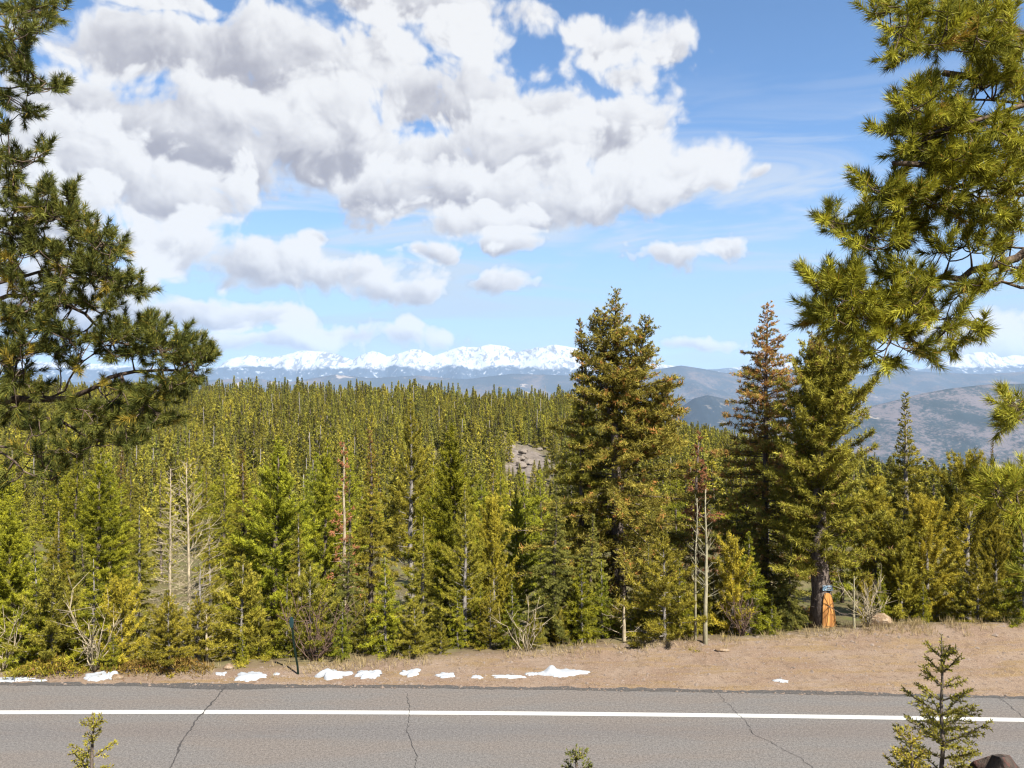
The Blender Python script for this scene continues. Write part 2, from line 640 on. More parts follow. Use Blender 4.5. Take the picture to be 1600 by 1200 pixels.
def hill_z(u):
    return np.interp(u, [-1.5, -.67, -.4, -.1, .06, .13, .24, .35, .53, .7, 1.5], [2, -1, -3.5, -5, -7.5, -13.5, -21, -27, -40, -49, -70])


def ground_z(x, y, bumps=True):
    x, y = np.asarray(x, float), np.asarray(y, float)
    e, c, h = edge_y(x), crest_y(x), crest_h(x)
    near = np.interp(y, [-80, -20, 0, 3.9, 6.0, 6.3], [16, 6.2, 3.75, 2.95, 0.02, -.06])
    dirt = np.where(y < e, -.06 + .05 * np.clip((y - e + .12) / .12, 0, 1), -.012 + h * np.clip((y - e) / (c - e), 0, 1) ** 1.5)
    u = x / np.maximum(y, 25)
    zc = hill_z(np.clip(u, -1.5, 1.5))
    s = np.maximum(y - c, 0)
    fall = np.interp(s, [0, .8, 3, 15, 45, 85, 125], [0, -.10, -.75, -3.0, -8.5, -15, -19])
    rise = np.interp(y, [140, 200, 260, 330, 350, 420, 700, 1500], [0, .28, .66, 1, 1, 1, 1, 1])
    back = np.interp(y, [350, 420, 700, 1500], [0, -12, -120, -500])
    far = fall + (h * (s < 6) * np.clip(1 - s / 3, 0, 1)) + rise * (zc + 19) + back
    z = np.where(y < 6.3, near, np.where(y < c, dirt, far))
    if bumps:
        rough = np.clip((y - e - .3) / 2, 0, 1) * .10 + np.clip((y - c) / 20, 0, 1) * 1.6
        rough = np.where(y < 6.0, .10 * np.clip((5.8 - y), 0, 1), rough)
        z = z + rough * (fbm(x * .35, y * .35, 4, 5) - .5) * np.where(y > 30, 1, .8)
        z = z + np.where((y > e) & (y < c + 5), .045 * (fbm(x * 3.1, y * 3.1, 3, 9) - .5) * np.clip((y - e) / .5, 0, 1), 0)
        z = z + np.clip((y - 140) / 100, 0, 1) * 5 * (fbm(x * .02, y * .02, 3, 21) - .5)
    return z


def gz(x, y):
    return float(ground_z(np.array([x]), np.array([y]))[0])


def grow(a, b, step, k):
    out = [a]
    while out[-1] < b:
        out.append(out[-1] + step)
        step *= k
    return out


xs = np.array(sorted(set([-v for v in grow(13, 900, .3, 1.09)] + list(np.arange(-12.9, 13, .13)) + grow(13, 900, .3, 1.09))))
ys = np.array([-80, -60, -40, -25, -15, -10, -7, -5] + list(np.arange(-4, 6.4, .25)) + list(np.arange(6.6, 13, .5)) + list(np.arange(13.1, 18.5, .09)) + grow(18.6, 1500, .3, 1.055))
v, f = sheet(xs, ys, ground_z)
fc = v[f].mean(1)
dirtm = np.clip((crest_y(fc[:, 0]) + .9 - fc[:, 1]) / 1.1, 0, 1) * (fc[:, 1] > 6) + .35 * (fc[:, 1] <= 6)


def rocky(x, y):
    """bare rocky clearings on the far slope"""
    a = np.exp(-(((x - 4.5) / 7.5) ** 2 + ((y - 203) / 26) ** 2) * 1.2)
    b = np.exp(-(((x - 34) / 9) ** 2 + ((y - 135) / 24) ** 2) * 1.2)
    return np.clip((np.maximum(a, b) + .5 * (fbm(x * .12, y * .12, 3, 44) - .5) - .3) * 4, 0, 1)


rk = rocky(fc[:, 0], fc[:, 1]) * (fc[:, 1] > 60)
tint = np.stack([dirtm, rk, rk * 0, rk * 0 + 1], -1)
mb = MB()
mb.add(v, f, 0, tint, True)
ground = tag(mb.build('ground', M['ground']), kind='structure')

# road: one slab following the bend, with its markings and cracks lying on it
rx = np.arange(-150, 150.1, .5)


def strip(xarr, y0, y1, z, n=2, jag=None):
    mbs = MB()
    t = np.linspace(0, 1, n)
    Y0, Y1 = y0(xarr), y1(xarr)
    if jag is not None:
        Y0 = Y0 + jag(xarr)
    V = np.stack([np.repeat(xarr[None], n, 0), Y0[None] + (Y1 - Y0)[None] * t[:, None], np.full((n, len(xarr)), z)], -1)
    nx = len(xarr)
    i, j = np.meshgrid(np.arange(n - 1), np.arange(nx - 1), indexing='ij')
    a = (i * nx + j).ravel()
    mbs.add(V.reshape(-1, 3), np.concatenate([np.stack([a, a + 1, a + nx + 1], -1), np.stack([a, a + nx + 1, a + nx], -1)]), 0, None, True)
    return mbs


fx = np.concatenate([np.arange(-150, -14, 1.0), np.arange(-14, 14, .04), np.arange(14, 150, 1.0)])
ragged = lambda x: .10 * (fbm(x * 1.3, x * 0 + 3, 4, 12) - .5) + .09 * (fbm(x * 6, x * 0 + 3, 2, 15) - .5)
mr = strip(fx, lambda x: np.full_like(x, 6.15) + (line_y(x) - 12.82) * .7, lambda x: edge_y(x) + ragged(x), 0.0, 8)
road = tag(mr.build('road', M['asphalt']), 'two lane grey asphalt road with a white edge line', None, None, 'structure')
o = strip(fx, lambda x: line_y(x) - .075, lambda x: line_y(x) + .075, .004).build('edge_line', M['line_paint'], road)
strip(fx, lambda x: line_y(x) - 3.55, lambda x: line_y(x) - 3.43, .004).build('centre_line', M['yellow_paint'], road)
strip(fx, lambda x: line_y(x) - 3.28, lambda x: line_y(x) - 3.16, .004).build('centre_line', M['yellow_paint'], road)
wob = lambda x: .05 * (fbm(x * 3.0, x * 0 + 1, 3, 31) - .5) + .03 * (fbm(x * 17, x * 0 + 8, 2, 33) - .5) - .14 * np.exp(-((x + 5.2) / 1.3) ** 2)
strip(fx, lambda x: edge_y(x) - .13 + wob(x), lambda x: edge_y(x) + ragged(x) - .005, .004).build('worn_edge', M['asphalt_edge'], road)


def ground_pt(px, py, z=0.0):
    d = (CAM_Z - z) * FPX / (py - 600)
    return np.array([(px - 800) / FPX * d, d, z])


def crack(pix, w, seed):
    pts = np.array([ground_pt(a, b) for a, b in pix])
    cum = np.concatenate([[0], np.cumsum(np.linalg.norm(np.diff(pts, axis=0), axis=1))])
    n = max(6, int(cum[-1] / .05))
    s = np.linspace(0, cum[-1], n)
    c = np.stack([np.interp(s, cum, pts[:, k]) for k in range(3)], -1)
    r = np.random.default_rng(seed)
    c[:, 0] += np.cumsum(r.normal(0, .012, n)) * .6 + r.normal(0, .008, n)
    tan = unit(np.gradient(c, axis=0))
    side = np.stack([-tan[:, 1], tan[:, 0], 0 * tan[:, 0]], -1)
    wd = w * (.4 + .9 * r.random(n))[:, None] / 2
    m = MB()
    V = np.concatenate([c - side * wd, c + side * wd])
    V[:, 2] = .008
    i = np.arange(n - 1)
    m.add(V, np.concatenate([np.stack([i + n, i, i + 1], -1), np.stack([i + n, i + 1, i + n + 1], -1)]))
    m.build('crack', M['tar'], road)


crack([(353, 1072), (318, 1112), (290, 1150), (275, 1185), (262, 1215), (230, 1300)], .026, 1)
crack([(637, 1084), (640, 1114), (636, 1140), (644, 1165), (650, 1180), (646, 1215)], .009, 2)
crack([(1122, 1083), (1145, 1106), (1168, 1130), (1176, 1148), (1205, 1160), (1250, 1185), (1290, 1215)], .008, 3)
crack([(1562, 1091), (1585, 1108), (1602, 1124), (1630, 1150)], .008, 4)

# ------------------------------------------------------------------ far country
def heightfield(name, u0, u1, nu, y0, y1, ny, zfun, mat, label, treeline=None):
    us, yy = np.linspace(u0, u1, nu), np.linspace(y0, y1, ny)
    U, Y = np.meshgrid(us, yy)
    Xw = U * (y0 + y1) / 2
    Z = zfun(U, Y, (Y - y0) / (y1 - y0))
    vv = np.stack([Xw, Y, Z], -1).reshape(-1, 3)
    i, j = np.meshgrid(np.arange(ny - 1), np.arange(nu - 1), indexing='ij')
    a = (i * nu + j).ravel()
    m = MB()
    m.add(vv, np.concatenate([np.stack([a, a + 1, a + nu + 1], -1), np.stack([a, a + nu + 1, a + nu], -1)]), 0, None, True)
    o = m.build(name, mat)
    if treeline is not None:
        at = o.data.attributes.new('treeline', 'FLOAT', 'POINT')
        at.data.foreach_set('value', treeline(U, Y).astype(np.float32).ravel())
    return tag(o, label, None, None, 'structure')


def skyline(pix, d):
    px = np.array([(p[0] - 800) / FPX for p in pix])
    pz = np.array([CAM_Z + (600 - p[1]) / FPX * d for p in pix])
    return lambda u: np.interp(u, px, pz)


VALLEY = -620.0
# snow peaks
pk = [(-1200, 570), (-600, 556), (-200, 560), (100, 565), (250, 572), (330, 572), (352, 561), (385, 556), (410, 559), (440, 556), (460, 551), (490, 551), (515, 554), (548, 562),
      (562, 556), (580, 551), (605, 558), (640, 549), (655, 550), (675, 557), (700, 551), (722, 545), (740, 547), (765, 544), (790, 546), (808, 553),
      (830, 549), (870, 544), (900, 548), (950, 558), (1000, 566), (1060, 570), (1100, 574), (1140, 572), (1200, 568), (1230, 566), (1262, 571), (1320, 574),
      (1380, 571), (1400, 567), (1440, 573), (1470, 566), (1500, 558), (1525, 552), (1545, 553), (1560, 560), (1580, 557), (1620, 561), (1700, 558), (1900, 570), (2600, 566)]
DM = 20000.0
sk = skyline([(a_, 555 + (b_ - 558) * 1.35) for a_, b_ in pk], DM)


def peak_z(U, Y, t):
    xk, yk = U * 20.0, Y / 1000
    c = .52 + .14 * (fbm(U * 6, U * 0 + 2, 3, 60) - .5)
    d = np.abs(t - c) / np.where(t < c, c, 1 - c)
    crest = sk(U)
    spur = fbm(xk * 1.1 + .25 * yk, yk * .42, 5, 61, .55, True)
    prof = np.clip(1 - d, 0, 1)
    z = VALLEY + (crest - VALLEY) * prof ** .72
    return z - (1 - spur) * 880 * np.sin(np.clip(d, 0, 1) * np.pi) ** .8 - 60 * (1 - prof) * fbm(xk * 5, yk * 3, 4, 63)


treel = lambda U, Y: np.interp(U * FPX + 800, [-500, 330, 420, 560, 700, 880, 1100, 1400, 1600], [430, 420, 440, 440, 430, 420, 440, 450, 440])
heightfield('snow_mountains', -1.5, 1.4, 900, 17000, 23500, 110, peak_z, M['snow_peak'], 'range of snow covered mountain peaks on the skyline', treel)

# forested range before the peaks
rg_pk = [(-1200, 592), (-300, 594), (200, 597), (360, 590), (420, 597), (500, 584), (560, 590), (640, 586), (720, 592), (800, 583), (900, 586), (1000, 585), (1040, 577), (1085, 570), (1120, 575), (1160, 582),
         (1230, 584), (1300, 587), (1370, 588), (1430, 583), (1480, 579), (1530, 582), (1600, 584), (1700, 578), (2000, 584), (2600, 580)]
sk2 = skyline(rg_pk, 12000.0)


def range_z(U, Y, t):
    d = np.clip(np.abs(t - .62) / np.where(t < .62, .62, .38), 0, 1)
    spur = fbm(U * 13 + .2 * Y / 1000, Y / 1000 * .5, 5, 71, .5, True)
    z = VALLEY + (sk2(U) - VALLEY) * (1 - d) ** .85
    return z - (1 - spur) * 420 * np.sin(d * np.pi) ** .8


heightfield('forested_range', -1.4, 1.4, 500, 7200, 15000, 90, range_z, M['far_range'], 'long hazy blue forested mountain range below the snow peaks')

# the broad mottled slope across the valley on the right
sl_pk = [(700, 800), (900, 740), (1000, 715), (1100, 690), (1180, 676), (1250, 664), (1330, 652), (1400, 641), (1460, 629), (1520, 615), (1570, 607), (1640, 600), (1750, 598), (2000, 612), (2600, 640)]
sk3 = skyline(sl_pk, 5600.0)


def slope_z(U, Y, t):
    d = np.clip(np.abs(t - .66) / np.where(t < .66, .66, .34), 0, 1)
    spur = fbm(U * 7 + .45 * Y / 1000, Y / 1000 * .8, 5, 81, .5, True)
    z = VALLEY + (sk3(U) - VALLEY) * (1 - d) ** .95
    return z - (1 - spur) * 210 * np.sin(d * np.pi) ** .8


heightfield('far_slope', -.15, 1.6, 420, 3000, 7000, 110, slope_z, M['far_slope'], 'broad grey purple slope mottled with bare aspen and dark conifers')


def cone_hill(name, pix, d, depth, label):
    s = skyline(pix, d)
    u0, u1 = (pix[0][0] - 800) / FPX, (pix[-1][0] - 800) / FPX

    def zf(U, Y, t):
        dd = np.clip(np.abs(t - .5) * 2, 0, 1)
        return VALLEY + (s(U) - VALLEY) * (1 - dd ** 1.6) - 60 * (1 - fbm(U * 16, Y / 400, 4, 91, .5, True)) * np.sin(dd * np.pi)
    heightfield(name, u0, u1, 120, d - depth, d + depth, 50, zf, M['shaded_hill'], label)


cone_hill('wooded_hill', [(1000, 840), (1030, 680), (1060, 640), (1085, 622), (1105, 617), (1130, 622), (1165, 638), (1210, 668), (1300, 800)], 6900.0, 900, 'wooded knoll coloured dark for cloud shadow rising from the valley behind the big fir')
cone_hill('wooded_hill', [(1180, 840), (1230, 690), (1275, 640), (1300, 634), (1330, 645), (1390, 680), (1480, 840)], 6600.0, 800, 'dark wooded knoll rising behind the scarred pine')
cone_hill('wooded_hill', [(1400, 900), (1500, 790), (1545, 764), (1575, 747), (1610, 730), (1700, 705), (1900, 700), (2300, 900)], 2300.0, 420, 'near hill shoulder coloured dark blue for shade below the mottled slope')

vm = MB()
vx = np.linspace(-40000, 40000, 60)
v2, f2 = sheet(vx, np.linspace(900, 30000, 60), lambda X, Y: VALLEY - 30 + 50 * fbm(X / 3000, Y / 3000, 3, 90))
vm.add(v2, f2, 0, None, True)
tag(vm.build('valley_floor', M['far_range']), 'valley floor between the hills', None, None, 'structure')

# the air between: one even pale haze
hm = MB()
hx, hy0, hy1, hz0, hz1 = 42000, -9000, 31000, VALLEY - 150, 1250
c8 = np.array([[x, y, z] for z in (hz0, hz1) for y in (hy0, hy1) for x in (-hx, hx)])
hm.add(c8, [(0, 2, 1), (1, 2, 3), (4, 5, 6), (5, 7, 6), (0, 1, 4), (1, 5, 4), (2, 6, 3), (3, 6, 7), (0, 4, 2), (2, 4, 6), (1, 3, 5), (3, 7, 5)])
m, t = material('haze')
pv = t.n('ShaderNodeVolumePrincipled')
pv.inputs['Color'].default_value = (.50, .70, 1.0, 1)
pv.inputs['Density'].default_value = 2.7e-5
pv.inputs['Anisotropy'].default_value = 0.0
t.put(t.n('ShaderNodeOutputMaterial').inputs['Volume'], pv.outputs[0])
tag(hm.build('haze', m), 'pale blue haze over the far valley and mountains', None, None, 'stuff')

# ------------------------------------------------------------------ conifers
def conifer(seed, H=7.0, r0=.11, t0=.08, shape=((0, 1), (1, .03)), width=1.2, nb=110, elev=(-12, 45), sag=-.10,
            twig_gap=.085, twig_len=.27, sprays=3, nblade=10, blade=(0.090, 0.0195), spread=.75, rust=None, lean=0.0,
            bare=0, tips=0.0, bw=.010, start=.10, dead=False, deadtwig=0.0, jit=.35, fork=None, gaps=0.0, woodtint=None):
    """trunk and crown of one conifer, standing at the origin. Returns (wood MB, crown MB)."""
    rg = np.random.default_rng(seed)
    wood, crown = MB(), MB()
    sx = np.array([s[0] for s in shape], float)
    sy = np.array([s[1] for s in shape], float)
    k = 9
    ts = np.linspace(0, 1, k)
    bend = np.cumsum(rg.normal(0, .012, (k, 2)), 0) * H * .35
    bend -= bend[0]
    la = rg.random() * 6.28
    tp = np.stack([bend[:, 0] + lean * H * ts ** 1.5 * math.cos(la), bend[:, 1] + lean * H * ts ** 1.5 * math.sin(la), H * ts], -1)
    tp[0, 2] = -.35
    rad = r0 * (1 - ts) ** .8 + .006
    rad[0] *= 1.35
    tube(wood, tp, rad, 8)
    heads = [(tp, 1.0)]
    if fork:
        for (fh, off, fl) in fork:
            b = np.array([np.interp(fh, ts, tp[:, c]) for c in range(3)])
            q = np.linspace(0, 1, 6)[:, None]
            fp = b + np.array([off[0], off[1], 0]) * (q ** .6) + np.array([0, 0, fl * H]) * q
            tube(wood, fp, r0 * (1 - fh) * .7 * (1 - q[:, 0]) + .006, 6)
            heads.append((fp, fl))
    SO, SD, ST, SS = [], [], [], []

    def branch(base, az, L, e0, t, foliage=True):
        n = 6
        s = np.linspace(0, 1, n)
        dh = np.array([math.cos(az), math.sin(az), 0])
        sd = np.array([-dh[1], dh[0], 0])
        wv = rg.normal(0, .07, n).cumsum() * L * .5
        pts = base + dh * (L * s * math.cos(e0))[:, None] + sd * (wv * s)[:, None]
        pts[:, 2] += L * (s * math.sin(e0) + (sag + tips * s) * s ** 1.5)
        tube(wood, pts, bw * (L ** .5) * (1.05 - s) + .003, 3, cap=False)
        tan = unit(np.gradient(pts, axis=0))
        m = max(2, int(L * (1 - start) / twig_gap * 2))
        sp = start + (1 - start) * (np.arange(m) + rg.random(m)) / m
        tp_ = np.stack([np.interp(sp, s, pts[:, c]) for c in range(3)], -1)
        tt = np.stack([np.interp(sp, s, tan[:, c]) for c in range(3)], -1)
        side = np.where(np.arange(m) % 2 == 0, 1, -1)[:, None] * np.cross(tt, [0, 0, 1.0])
        td = unit(tt * rg.uniform(.5, 1.1, (m, 1)) + side * rg.uniform(.35, 1.0, (m, 1)) + rg.normal(0, .32, (m, 3)) + [0, 0, .10 + tips])
        tl = twig_len * (1.08 - .6 * sp) * rg.uniform(.55, 1.3, m) * min(1, .45 + L)
        if not foliage:
            for a in range(m):
                if rg.random() < deadtwig:
                    q = np.linspace(0, 1, 3)[:, None]
                    tube(wood, tp_[a] + td[a] * tl[a] * 1.5 * q + [0, 0, .2] * (q ** 2) * tl[a], np.array([.006, .004, .002]), 3, cap=False)
            return
        keep = rg.random(m) >= gaps
        tp_, td, tl, sp = tp_[keep], td[keep], tl[keep], sp[keep]
        m = len(tl)
        tone = np.clip(rg.normal(.45, .16), 0, 1)
        for j in range(sprays):
            fr = (j + rg.random(m)) / sprays
            SO.append(tp_ + td * (tl * fr)[:, None])
            SD.append(unit(td + rg.normal(0, .35, (m, 3)) + [0, 0, .15]))
            SS.append(np.full(m, np.clip(.42 + 1.1 * L / width, .42, 1.0)))
            ru = np.zeros(m) if rust is None else (rg.random(m) < rust(t)) * rg.uniform(.4, 1, m)
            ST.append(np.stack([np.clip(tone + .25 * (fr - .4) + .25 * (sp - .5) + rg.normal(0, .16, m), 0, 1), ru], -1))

    for hp, fl in heads:
        nbb = int(nb * (fl if fl < 1 else 1))
        zt = (hp[:, 2] - hp[0, 2]) / (hp[-1, 2] - hp[0, 2])
        lo = t0 if fl == 1 else .25
        for i in range(nbb):
            t = lo + (.995 - lo) * ((i + rg.random()) / nbb) ** .92
            base = np.array([np.interp(t, zt, hp[:, c]) for c in range(3)])
            tt_ = t if fl == 1 else 1 - (1 - t) * .6
            L = width * np.interp(tt_, sx, sy) * rg.uniform(1 - jit, 1 + jit * .6)
            e0 = R(elev[0] + (elev[1] - elev[0]) * tt_ ** 1.5 + rg.normal(0, 7))
            branch(base, i * 2.39996 + rg.normal(0, .4), max(L, .014 * H), e0, tt_, not dead)
        if fl == 1 and not dead:
            # leader shoot
            SO.append(hp[-1] + np.array([[0, 0, -.014], [0, 0, -.005], [0, 0, .0]]) * H)
            SD.append(np.array([[0, 0, 1.0]] * 3))
            SS.append(np.full(3, .42))
            ST.append(np.array([[.6, .3 if rust and rust(1) > .2 else 0]] * 3))
    for i in range(bare):
        t = rg.uniform(.04, t0 + .12)
        base = np.array([np.interp(t, ts, tp[:, c]) for c in range(3)])
        branch(base, rg.random() * 6.28, width * rg.uniform(.25, .65), R(rg.normal(0, 14)), t, False)
    if SO:
        o, d, st, ss = np.concatenate(SO), np.concatenate(SD), np.concatenate(ST), np.repeat(np.concatenate(SS), nblade)
        n = len(o)
        oo = np.repeat(o, nblade, 0) + rg.normal(0, blade[0] * .22, (n * nblade, 3)) * ss[:, None]
        dd = unit(np.repeat(d, nblade, 0) + rg.normal(0, spread, (n * nblade, 3)))
        tt = np.repeat(st, nblade, 0)
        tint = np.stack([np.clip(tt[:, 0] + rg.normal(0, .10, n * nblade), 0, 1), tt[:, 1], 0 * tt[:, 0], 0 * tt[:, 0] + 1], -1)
        blades(crown, oo, dd, ss * blade[0] * rg.uniform(.6, 1.3, n * nblade), blade[1] * rg.uniform(.7, 1.3, n * nblade), 0, tint, rg, False)
    return wood, crown


SPRUCE = ((0, .8), (.1, 1), (.35, .76), (.62, .42), (.82, .17), (.93, .07), (1, .02))
FULL = ((0, .7), (.15, 1), (.45, .84), (.70, .50), (.88, .20), (1, .03))
COLUMN = ((0, .6), (.2, .95), (.6, .85), (.85, .55), (1, .12))
DOUG = ((0, .7), (.12, .95), (.3, 1.0), (.45, .84), (.56, .52), (.66, .40), (.8, .27), (.92, .13), (1, .03))

PROTO = {}


def proto(key, wood_mat, needle, H, **kw):
    w, c = conifer(H=H, **kw)
    PROTO[key] = (w.mesh('trunk', [M[wood_mat]]), c.mesh('crown', [M[needle]]) if c.n else None, H)


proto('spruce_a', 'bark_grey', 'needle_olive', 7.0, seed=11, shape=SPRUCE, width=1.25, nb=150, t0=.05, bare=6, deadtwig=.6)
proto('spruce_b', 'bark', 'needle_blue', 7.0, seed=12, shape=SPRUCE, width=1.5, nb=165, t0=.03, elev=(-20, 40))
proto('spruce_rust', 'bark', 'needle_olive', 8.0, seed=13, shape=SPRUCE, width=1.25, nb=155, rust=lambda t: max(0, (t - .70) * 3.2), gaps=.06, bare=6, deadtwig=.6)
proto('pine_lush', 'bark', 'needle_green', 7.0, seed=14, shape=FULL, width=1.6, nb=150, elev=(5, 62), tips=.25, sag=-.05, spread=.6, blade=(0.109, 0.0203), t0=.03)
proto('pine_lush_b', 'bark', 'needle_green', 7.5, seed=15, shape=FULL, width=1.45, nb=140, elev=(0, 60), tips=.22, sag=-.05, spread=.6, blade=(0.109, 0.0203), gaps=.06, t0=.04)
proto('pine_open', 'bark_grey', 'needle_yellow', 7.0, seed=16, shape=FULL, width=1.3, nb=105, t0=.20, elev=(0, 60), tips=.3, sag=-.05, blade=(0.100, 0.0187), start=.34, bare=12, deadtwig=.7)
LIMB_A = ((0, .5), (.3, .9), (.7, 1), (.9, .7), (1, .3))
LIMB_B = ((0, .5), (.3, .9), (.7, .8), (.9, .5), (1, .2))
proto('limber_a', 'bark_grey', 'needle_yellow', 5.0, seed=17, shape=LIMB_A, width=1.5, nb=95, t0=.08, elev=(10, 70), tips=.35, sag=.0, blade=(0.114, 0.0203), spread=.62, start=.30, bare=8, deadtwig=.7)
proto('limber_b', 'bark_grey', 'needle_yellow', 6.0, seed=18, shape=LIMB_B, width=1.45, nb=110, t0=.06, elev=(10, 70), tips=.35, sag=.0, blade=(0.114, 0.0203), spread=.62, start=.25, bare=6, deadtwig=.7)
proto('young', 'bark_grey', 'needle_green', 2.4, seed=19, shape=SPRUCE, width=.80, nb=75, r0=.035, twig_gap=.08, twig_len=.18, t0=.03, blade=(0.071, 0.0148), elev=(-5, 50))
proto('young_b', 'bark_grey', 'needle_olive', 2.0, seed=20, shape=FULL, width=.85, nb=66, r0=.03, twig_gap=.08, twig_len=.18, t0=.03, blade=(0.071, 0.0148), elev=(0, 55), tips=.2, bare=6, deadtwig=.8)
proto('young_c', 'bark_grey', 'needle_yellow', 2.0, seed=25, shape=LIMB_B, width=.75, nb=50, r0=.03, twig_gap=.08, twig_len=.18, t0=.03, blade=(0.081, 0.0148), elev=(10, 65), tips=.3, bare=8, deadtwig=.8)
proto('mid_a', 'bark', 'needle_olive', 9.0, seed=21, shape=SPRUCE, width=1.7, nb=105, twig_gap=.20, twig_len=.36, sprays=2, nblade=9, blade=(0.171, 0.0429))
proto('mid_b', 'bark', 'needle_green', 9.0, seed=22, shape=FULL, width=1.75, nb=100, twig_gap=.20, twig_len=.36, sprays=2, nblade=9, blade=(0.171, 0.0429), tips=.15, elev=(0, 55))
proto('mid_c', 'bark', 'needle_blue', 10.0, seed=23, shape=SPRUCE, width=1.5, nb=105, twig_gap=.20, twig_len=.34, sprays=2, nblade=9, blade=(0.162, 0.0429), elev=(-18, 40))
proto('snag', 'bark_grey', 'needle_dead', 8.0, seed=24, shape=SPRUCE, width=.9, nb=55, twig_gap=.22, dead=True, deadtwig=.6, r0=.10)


def place_tree(key, name, x, y, h, label, group=None, rot=None, wide=1.0, cat='tree', lean=0.0, dz=-.05):
    wm, cm, H = PROTO[key]
    e = bpy.data.objects.new(name, None)
    COL.objects.link(e)
    e.empty_display_size = .3
    e.location = (x, y, gz(x, y) + dz)
    e.rotation_euler = (lean, 0, rng.random() * 6.28 if rot is None else rot)
    s = h / H
    e.scale = (s * wide, s * wide, s)
    tag(e, label, cat, group)
    link('trunk', wm, e)
    if cm:
        link('crown', cm, e)
    return e


def tree_at(key, name, px, py, d, label, group=None, **kw):
    """a tree whose tip stands on this bearing, rooted in the ground at distance d"""
    p = P3(px, py, d)
    return place_tree(key, name, p[0], d, p[2] - gz(p[0], d), label, group, **kw)


G_EDGE = 'conifers along the forest edge'
NEAR = [  # prototype, name, bearing x, tip y, distance, width, label
    ('pine_lush', 'pine_tree', 18, 785, 17.2, 1.0, 'bright green pine below the low dark branches of the overhanging pine'),
    ('spruce_a', 'spruce_tree', 93, 790, 16.6, 1.0, 'light olive spruce with bare grey lower trunk beside bare pale shrubs'),
    ('pine_lush_b', 'pine_tree', 150, 700, 21.5, 1.1, 'dense yellow green pine between two rusty and pale spruces'),
    ('spruce_rust', 'spruce_tree', 187, 695, 27.0, 1.0, 'slim spruce with small orange tip above the yellow green pine'),
    ('spruce_a', 'spruce_tree', 214, 785, 16.2, .95, 'olive spruce on pale grey trunk beside the straight dead trunk'),
    ('spruce_rust', 'spruce_tree', 376, 700, 19.5, 1.0, 'spruce with rusty cone covered tip beside the lush green pine'),
    ('pine_lush', 'pine_tree', 432, 685, 18.6, 1.12, 'broad lush green pine with full crown behind the leaning marker post'),
    ('pine_lush_b', 'pine_tree', 505, 688, 21.0, .9, 'slim yellow green pine beside the rusty half bare spruce'),
    ('spruce_rust', 'spruce_tree', 578, 668, 18.8, 1.0, 'tall spruce with rust red upper crown and dark forked base'),
    ('pine_open', 'pine_tree', 645, 622, 26.0, .95, 'tall open pine with bare grey upper trunk standing above its neighbours'),
    ('pine_lush', 'pine_tree', 706, 664, 19.5, 1.05, 'tall bright green full pine behind a pale trunked pine'),
    ('pine_open', 'pine_tree', 727, 752, 16.6, .9, 'yellowish pine with long bare whitish trunk above the snow scraps'),
    ('limber_b', 'pine_tree', 772, 792, 18.0, .9, 'rounded yellow green pine left of the blue green spruce'),
    ('pine_lush_b', 'pine_tree', 808, 764, 24.0, 1.0, 'dark green pine below the rocky clearing'),
    ('spruce_b', 'spruce_tree', 868, 772, 16.8, 1.25, 'blue green layered spruce before the big brownish fir'),
    ('spruce_b', 'spruce_tree', 925, 800, 17.6, 1.1, 'dark layered spruce under the big brownish fir'),
    ('spruce_a', 'spruce_tree', 1010, 850, 17.0, 1.1, 'short olive spruce under the right side of big fir'),
    ('spruce_rust', 'spruce_tree', 905, 498, 20.5, .95, 'slender spire shaped spruce touching the left side of the big fir'),
    ('spruce_b', 'spruce_tree', 1235, 840, 17.0, 1.0, 'dark green spruce tucked beside the scarred orange trunk'),
    ('limber_b', 'pine_tree', 1365, 760, 18.5, 1.0, 'yellow green pine with upswept tufts between scarred pine and narrow spruce'),
    ('spruce_a', 'spruce_tree', 1412, 612, 22.0, 1.05, 'narrow dark spruce with a side limb standing before the hazy valley'),
    ('limber_a', 'pine_tree', 1447, 800, 17.8, 1.1, 'low bushy yellow green pine below the narrow spruce'),
    ('limber_a', 'pine_tree', 1512, 742, 20.5, 1.0, 'broad golden pine with finger like tufts against the hazy slope'),
    ('spruce_rust', 'spruce_tree', 1548, 690, 24.0, .55, 'very thin rusty spire rising beside the golden pine'),
    ('limber_b', 'pine_tree', 1556, 830, 18.2, 1.1, 'bushy yellow pine under the lowest branch of the right pine'),
    ('limber_a', 'pine_tree', 1605, 800, 20.0, 1.1, 'yellow green pine half hidden by the lowest right branch'),
    ('limber_b', 'pine_tree', 1410, 850, 17.4, 1.0, 'grey trunked bushy pine behind the tan rock'),
    ('spruce_a', 'spruce_tree', 660, 800, 17.2, 1.0, 'olive spruce filling the gap right of the dark forked trunk'),
    ('spruce_b', 'spruce_tree', 545, 830, 17.4, 1.0, 'grey green spruce under the rusty half bare spruce'),
    ('spruce_a', 'spruce_tree', 470, 800, 17.8, 1.0, 'olive spruce between the lush pine and the red twiggy shrub'),
    ('spruce_a', 'spruce_tree', 330, 815, 17.6, 1.0, 'olive spruce just behind the leaning bare twigs'),
    ('spruce_b', 'spruce_tree', 55, 830, 18.4, 1.1, 'grey green spruce between the bright pine and the olive spruce'),
    ('spruce_a', 'spruce_tree', 1140, 850, 18.4, .9, 'olive spruce right of the pale aspen trunks'),
    ('spruce_b', 'spruce_tree', 130, 830, 18.4, 1.1, 'dark spruce behind the many stemmed bare shrub'),
]
for (key, nm, px, py, d, w, lab) in NEAR:
    tree_at(key, nm, px, py, d, lab, G_EDGE, wide=w)


